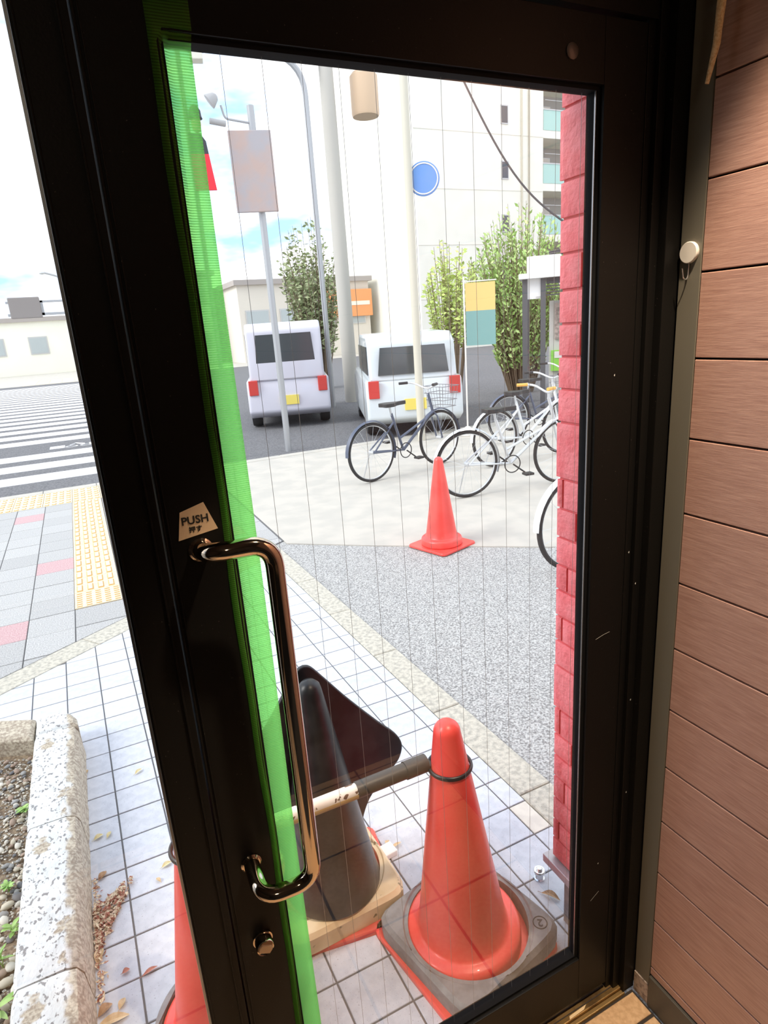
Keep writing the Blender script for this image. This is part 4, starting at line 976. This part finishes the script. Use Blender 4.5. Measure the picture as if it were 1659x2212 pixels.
# bicycles
FRM = mat('silver_frame', (.68, .70, .71), .3, .6); FRW = mat('pale_frame', (.78, .80, .80), .35); BLK = mat('black_bicycle_part', (.03, .03, .03), .5)
def bicycle(loc, rz, frame, label, basket=True, grip=None):
    t = thing('bicycle', loc, label, 'bicycle', 'bicycles parked beside the booth'); t.rotation_euler = (0, 0, rz)
    Rw_ = .33; rx, fx = -.52, .54
    for x in (rx, fx):
        w_ = MB().torus(Rw_-.018, .018, (0, 0, 0), 44, 8, axis='Y').build('wheel', TYRE, t, loc=(x, 0, Rw_), smooth=True)
        s = MB()
        for k in range(18): a = 2*PI*k/18; s.tube([(.02*math.cos(a+1.3), (.02 if k % 2 else -.02), .02*math.sin(a+1.3)), (.30*math.cos(a), 0, .30*math.sin(a))], .0013, 3)
        s.torus(.298, .007, (0, 0, 0), 36, 6, .012, 'Y').tube([(0, -.04, 0), (0, .04, 0)], .018, 10).build('rim_and_spokes', FRM, w_, smooth=True)
        g = MB(); vs = []; fs = []
        for k in range(22):
            a = math.radians(-20+(200 if x == rx else 150)*k/21)+(0 if x == rx else .3); c, s_ = math.cos(a), math.sin(a)
            for yo, dr_ in ((-.028, -.008), (0, .006), (.028, -.008)): vs.append((x+(Rw_+.02+dr_)*c, yo, Rw_+(Rw_+.02+dr_)*s_))
        for k in range(21): b_ = k*3; fs += [(b_, b_+1, b_+4, b_+3), (b_+1, b_+2, b_+5, b_+4)]
        g.add(vs, fs).build('mudguard', frame, t, smooth=True)
    f = MB(); hb = (.40, 0, .80); bb_ = (-.05, 0, .28); st = (-.20, 0, .72)
    f.tube([hb, (.44, 0, .66), bb_], .017, 10).tube([bb_, st], .015, 10).tube([bb_, (rx, .05, Rw_)], .010, 8).tube([bb_, (rx, -.05, Rw_)], .010, 8).tube([(-.17, 0, .62), (rx, .05, Rw_)], .009, 8).tube([(-.17, 0, .62), (rx, -.05, Rw_)], .009, 8).tube([(.45, 0, .64), (-.10, 0, .42)], .014, 8)
    f.build('frame', frame, t, smooth=True)
    MB().tube([(.38, 0, .88), (.45, 0, .64)], .017, 10).tube([(.45, 0, .66), (.47, .05, .60), (fx, .05, Rw_)], .010, 8).tube([(.45, 0, .66), (.47, -.05, .60), (fx, -.05, Rw_)], .010, 8).build('fork', frame, t, smooth=True)
    h = MB().tube(arc([(.20, -.28, 1.0), (.34, -.22, 1.0), (.38, 0, .92), (.34, .22, 1.0), (.20, .28, 1.0)], .08), .011, 8).tube([(.38, 0, .86), (.38, 0, .93)], .014, 8).build('handlebar', FRM, t, smooth=True)
    for s in (-1, 1): MB().tube([(.19, s*.285, 1.0), (.29, s*.245, 1.0)], .016, 10).build('grip', grip or BLK, h)
    MB().plate(cat([(-.32, 0), (-.32, .07), (-.22, .085), (-.12, .03), (.0, .018), (.02, 0), (.0, -.018), (-.12, -.03), (-.22, -.085), (-.32, -.07), (-.32, 0)], 3)[:-1], .80, .84, 'Z').build('saddle', BLK, t, bevel=.012)
    MB().tube([(-.20, 0, .70), (-.22, 0, .81)], .012, 8).build('seat_post', FRM, t)
    MB().torus(.085, .006, (-.05, -.045, .28), 24, 5, axis='Y').tube([(-.05, -.06, .28), (.08, -.07, .18)], .008, 6).tube([(-.05, .06, .28), (-.18, .07, .38)], .008, 6).build('crank', BLK, t)
    for s, x, z in ((-1, .08, .18), (1, -.18, .38)): MB().box((x-.045, s*.12-.04, z-.01), (x+.045, s*.12+.04, z+.01)).build('pedal', BLK, t)
    MB().tube([(rx, .03, Rw_), (rx-.02, .16, .01)], .008, 6).build('kickstand', FRM, t)
    if basket:
        m_ = MB()
        for z, k in ((.70, .8), (.78, .87), (.86, .94), (.94, 1.0)):
            a, b_ = .13*k, .17*k; m_.tube([(.60-a, -b_, z), (.60+a, -b_, z), (.60+a, b_, z), (.60-a, b_, z), (.60-a, -b_, z)], .004, 4)
        for q in range(7): y_ = -.15+.05*q; m_.tube([(.60-.10, y_*.8, .70), (.60-.13, y_, .94)], .003, 4); m_.tube([(.60+.10, y_*.8, .70), (.60+.13, y_, .94)], .003, 4)
        m_.build('basket', mat('grey_basket', (.22, .22, .23), .5), t)
    return t
bicycle((3.33, 3.07, -.004), math.radians(3), FRW, 'nearest bicycle, its wheel edge and mudguard showing beside the brick pier', basket=False)
bicycle((3.76, 4.93, -.004), math.radians(-8), FRM, 'silver-framed bicycle with upright handlebar in front of the booth', basket=False, grip=mat('orange_grip', (.85, .45, .10), .5))
bicycle((4.75, 5.95, -.004), math.radians(4), FRW, 'bicycle with a dark basket behind the silver-framed one')
bicycle((5.75, 6.95, -.004), math.radians(-4), mat('dark_blue_frame', (.10, .12, .17), .4), 'dark framed bicycle nearest the booth')
bicycle((3.3, 6.35, -.004), math.radians(14), mat('dark_blue_frame', (.10, .12, .17)), 'dark framed bicycle standing apart left of the others')
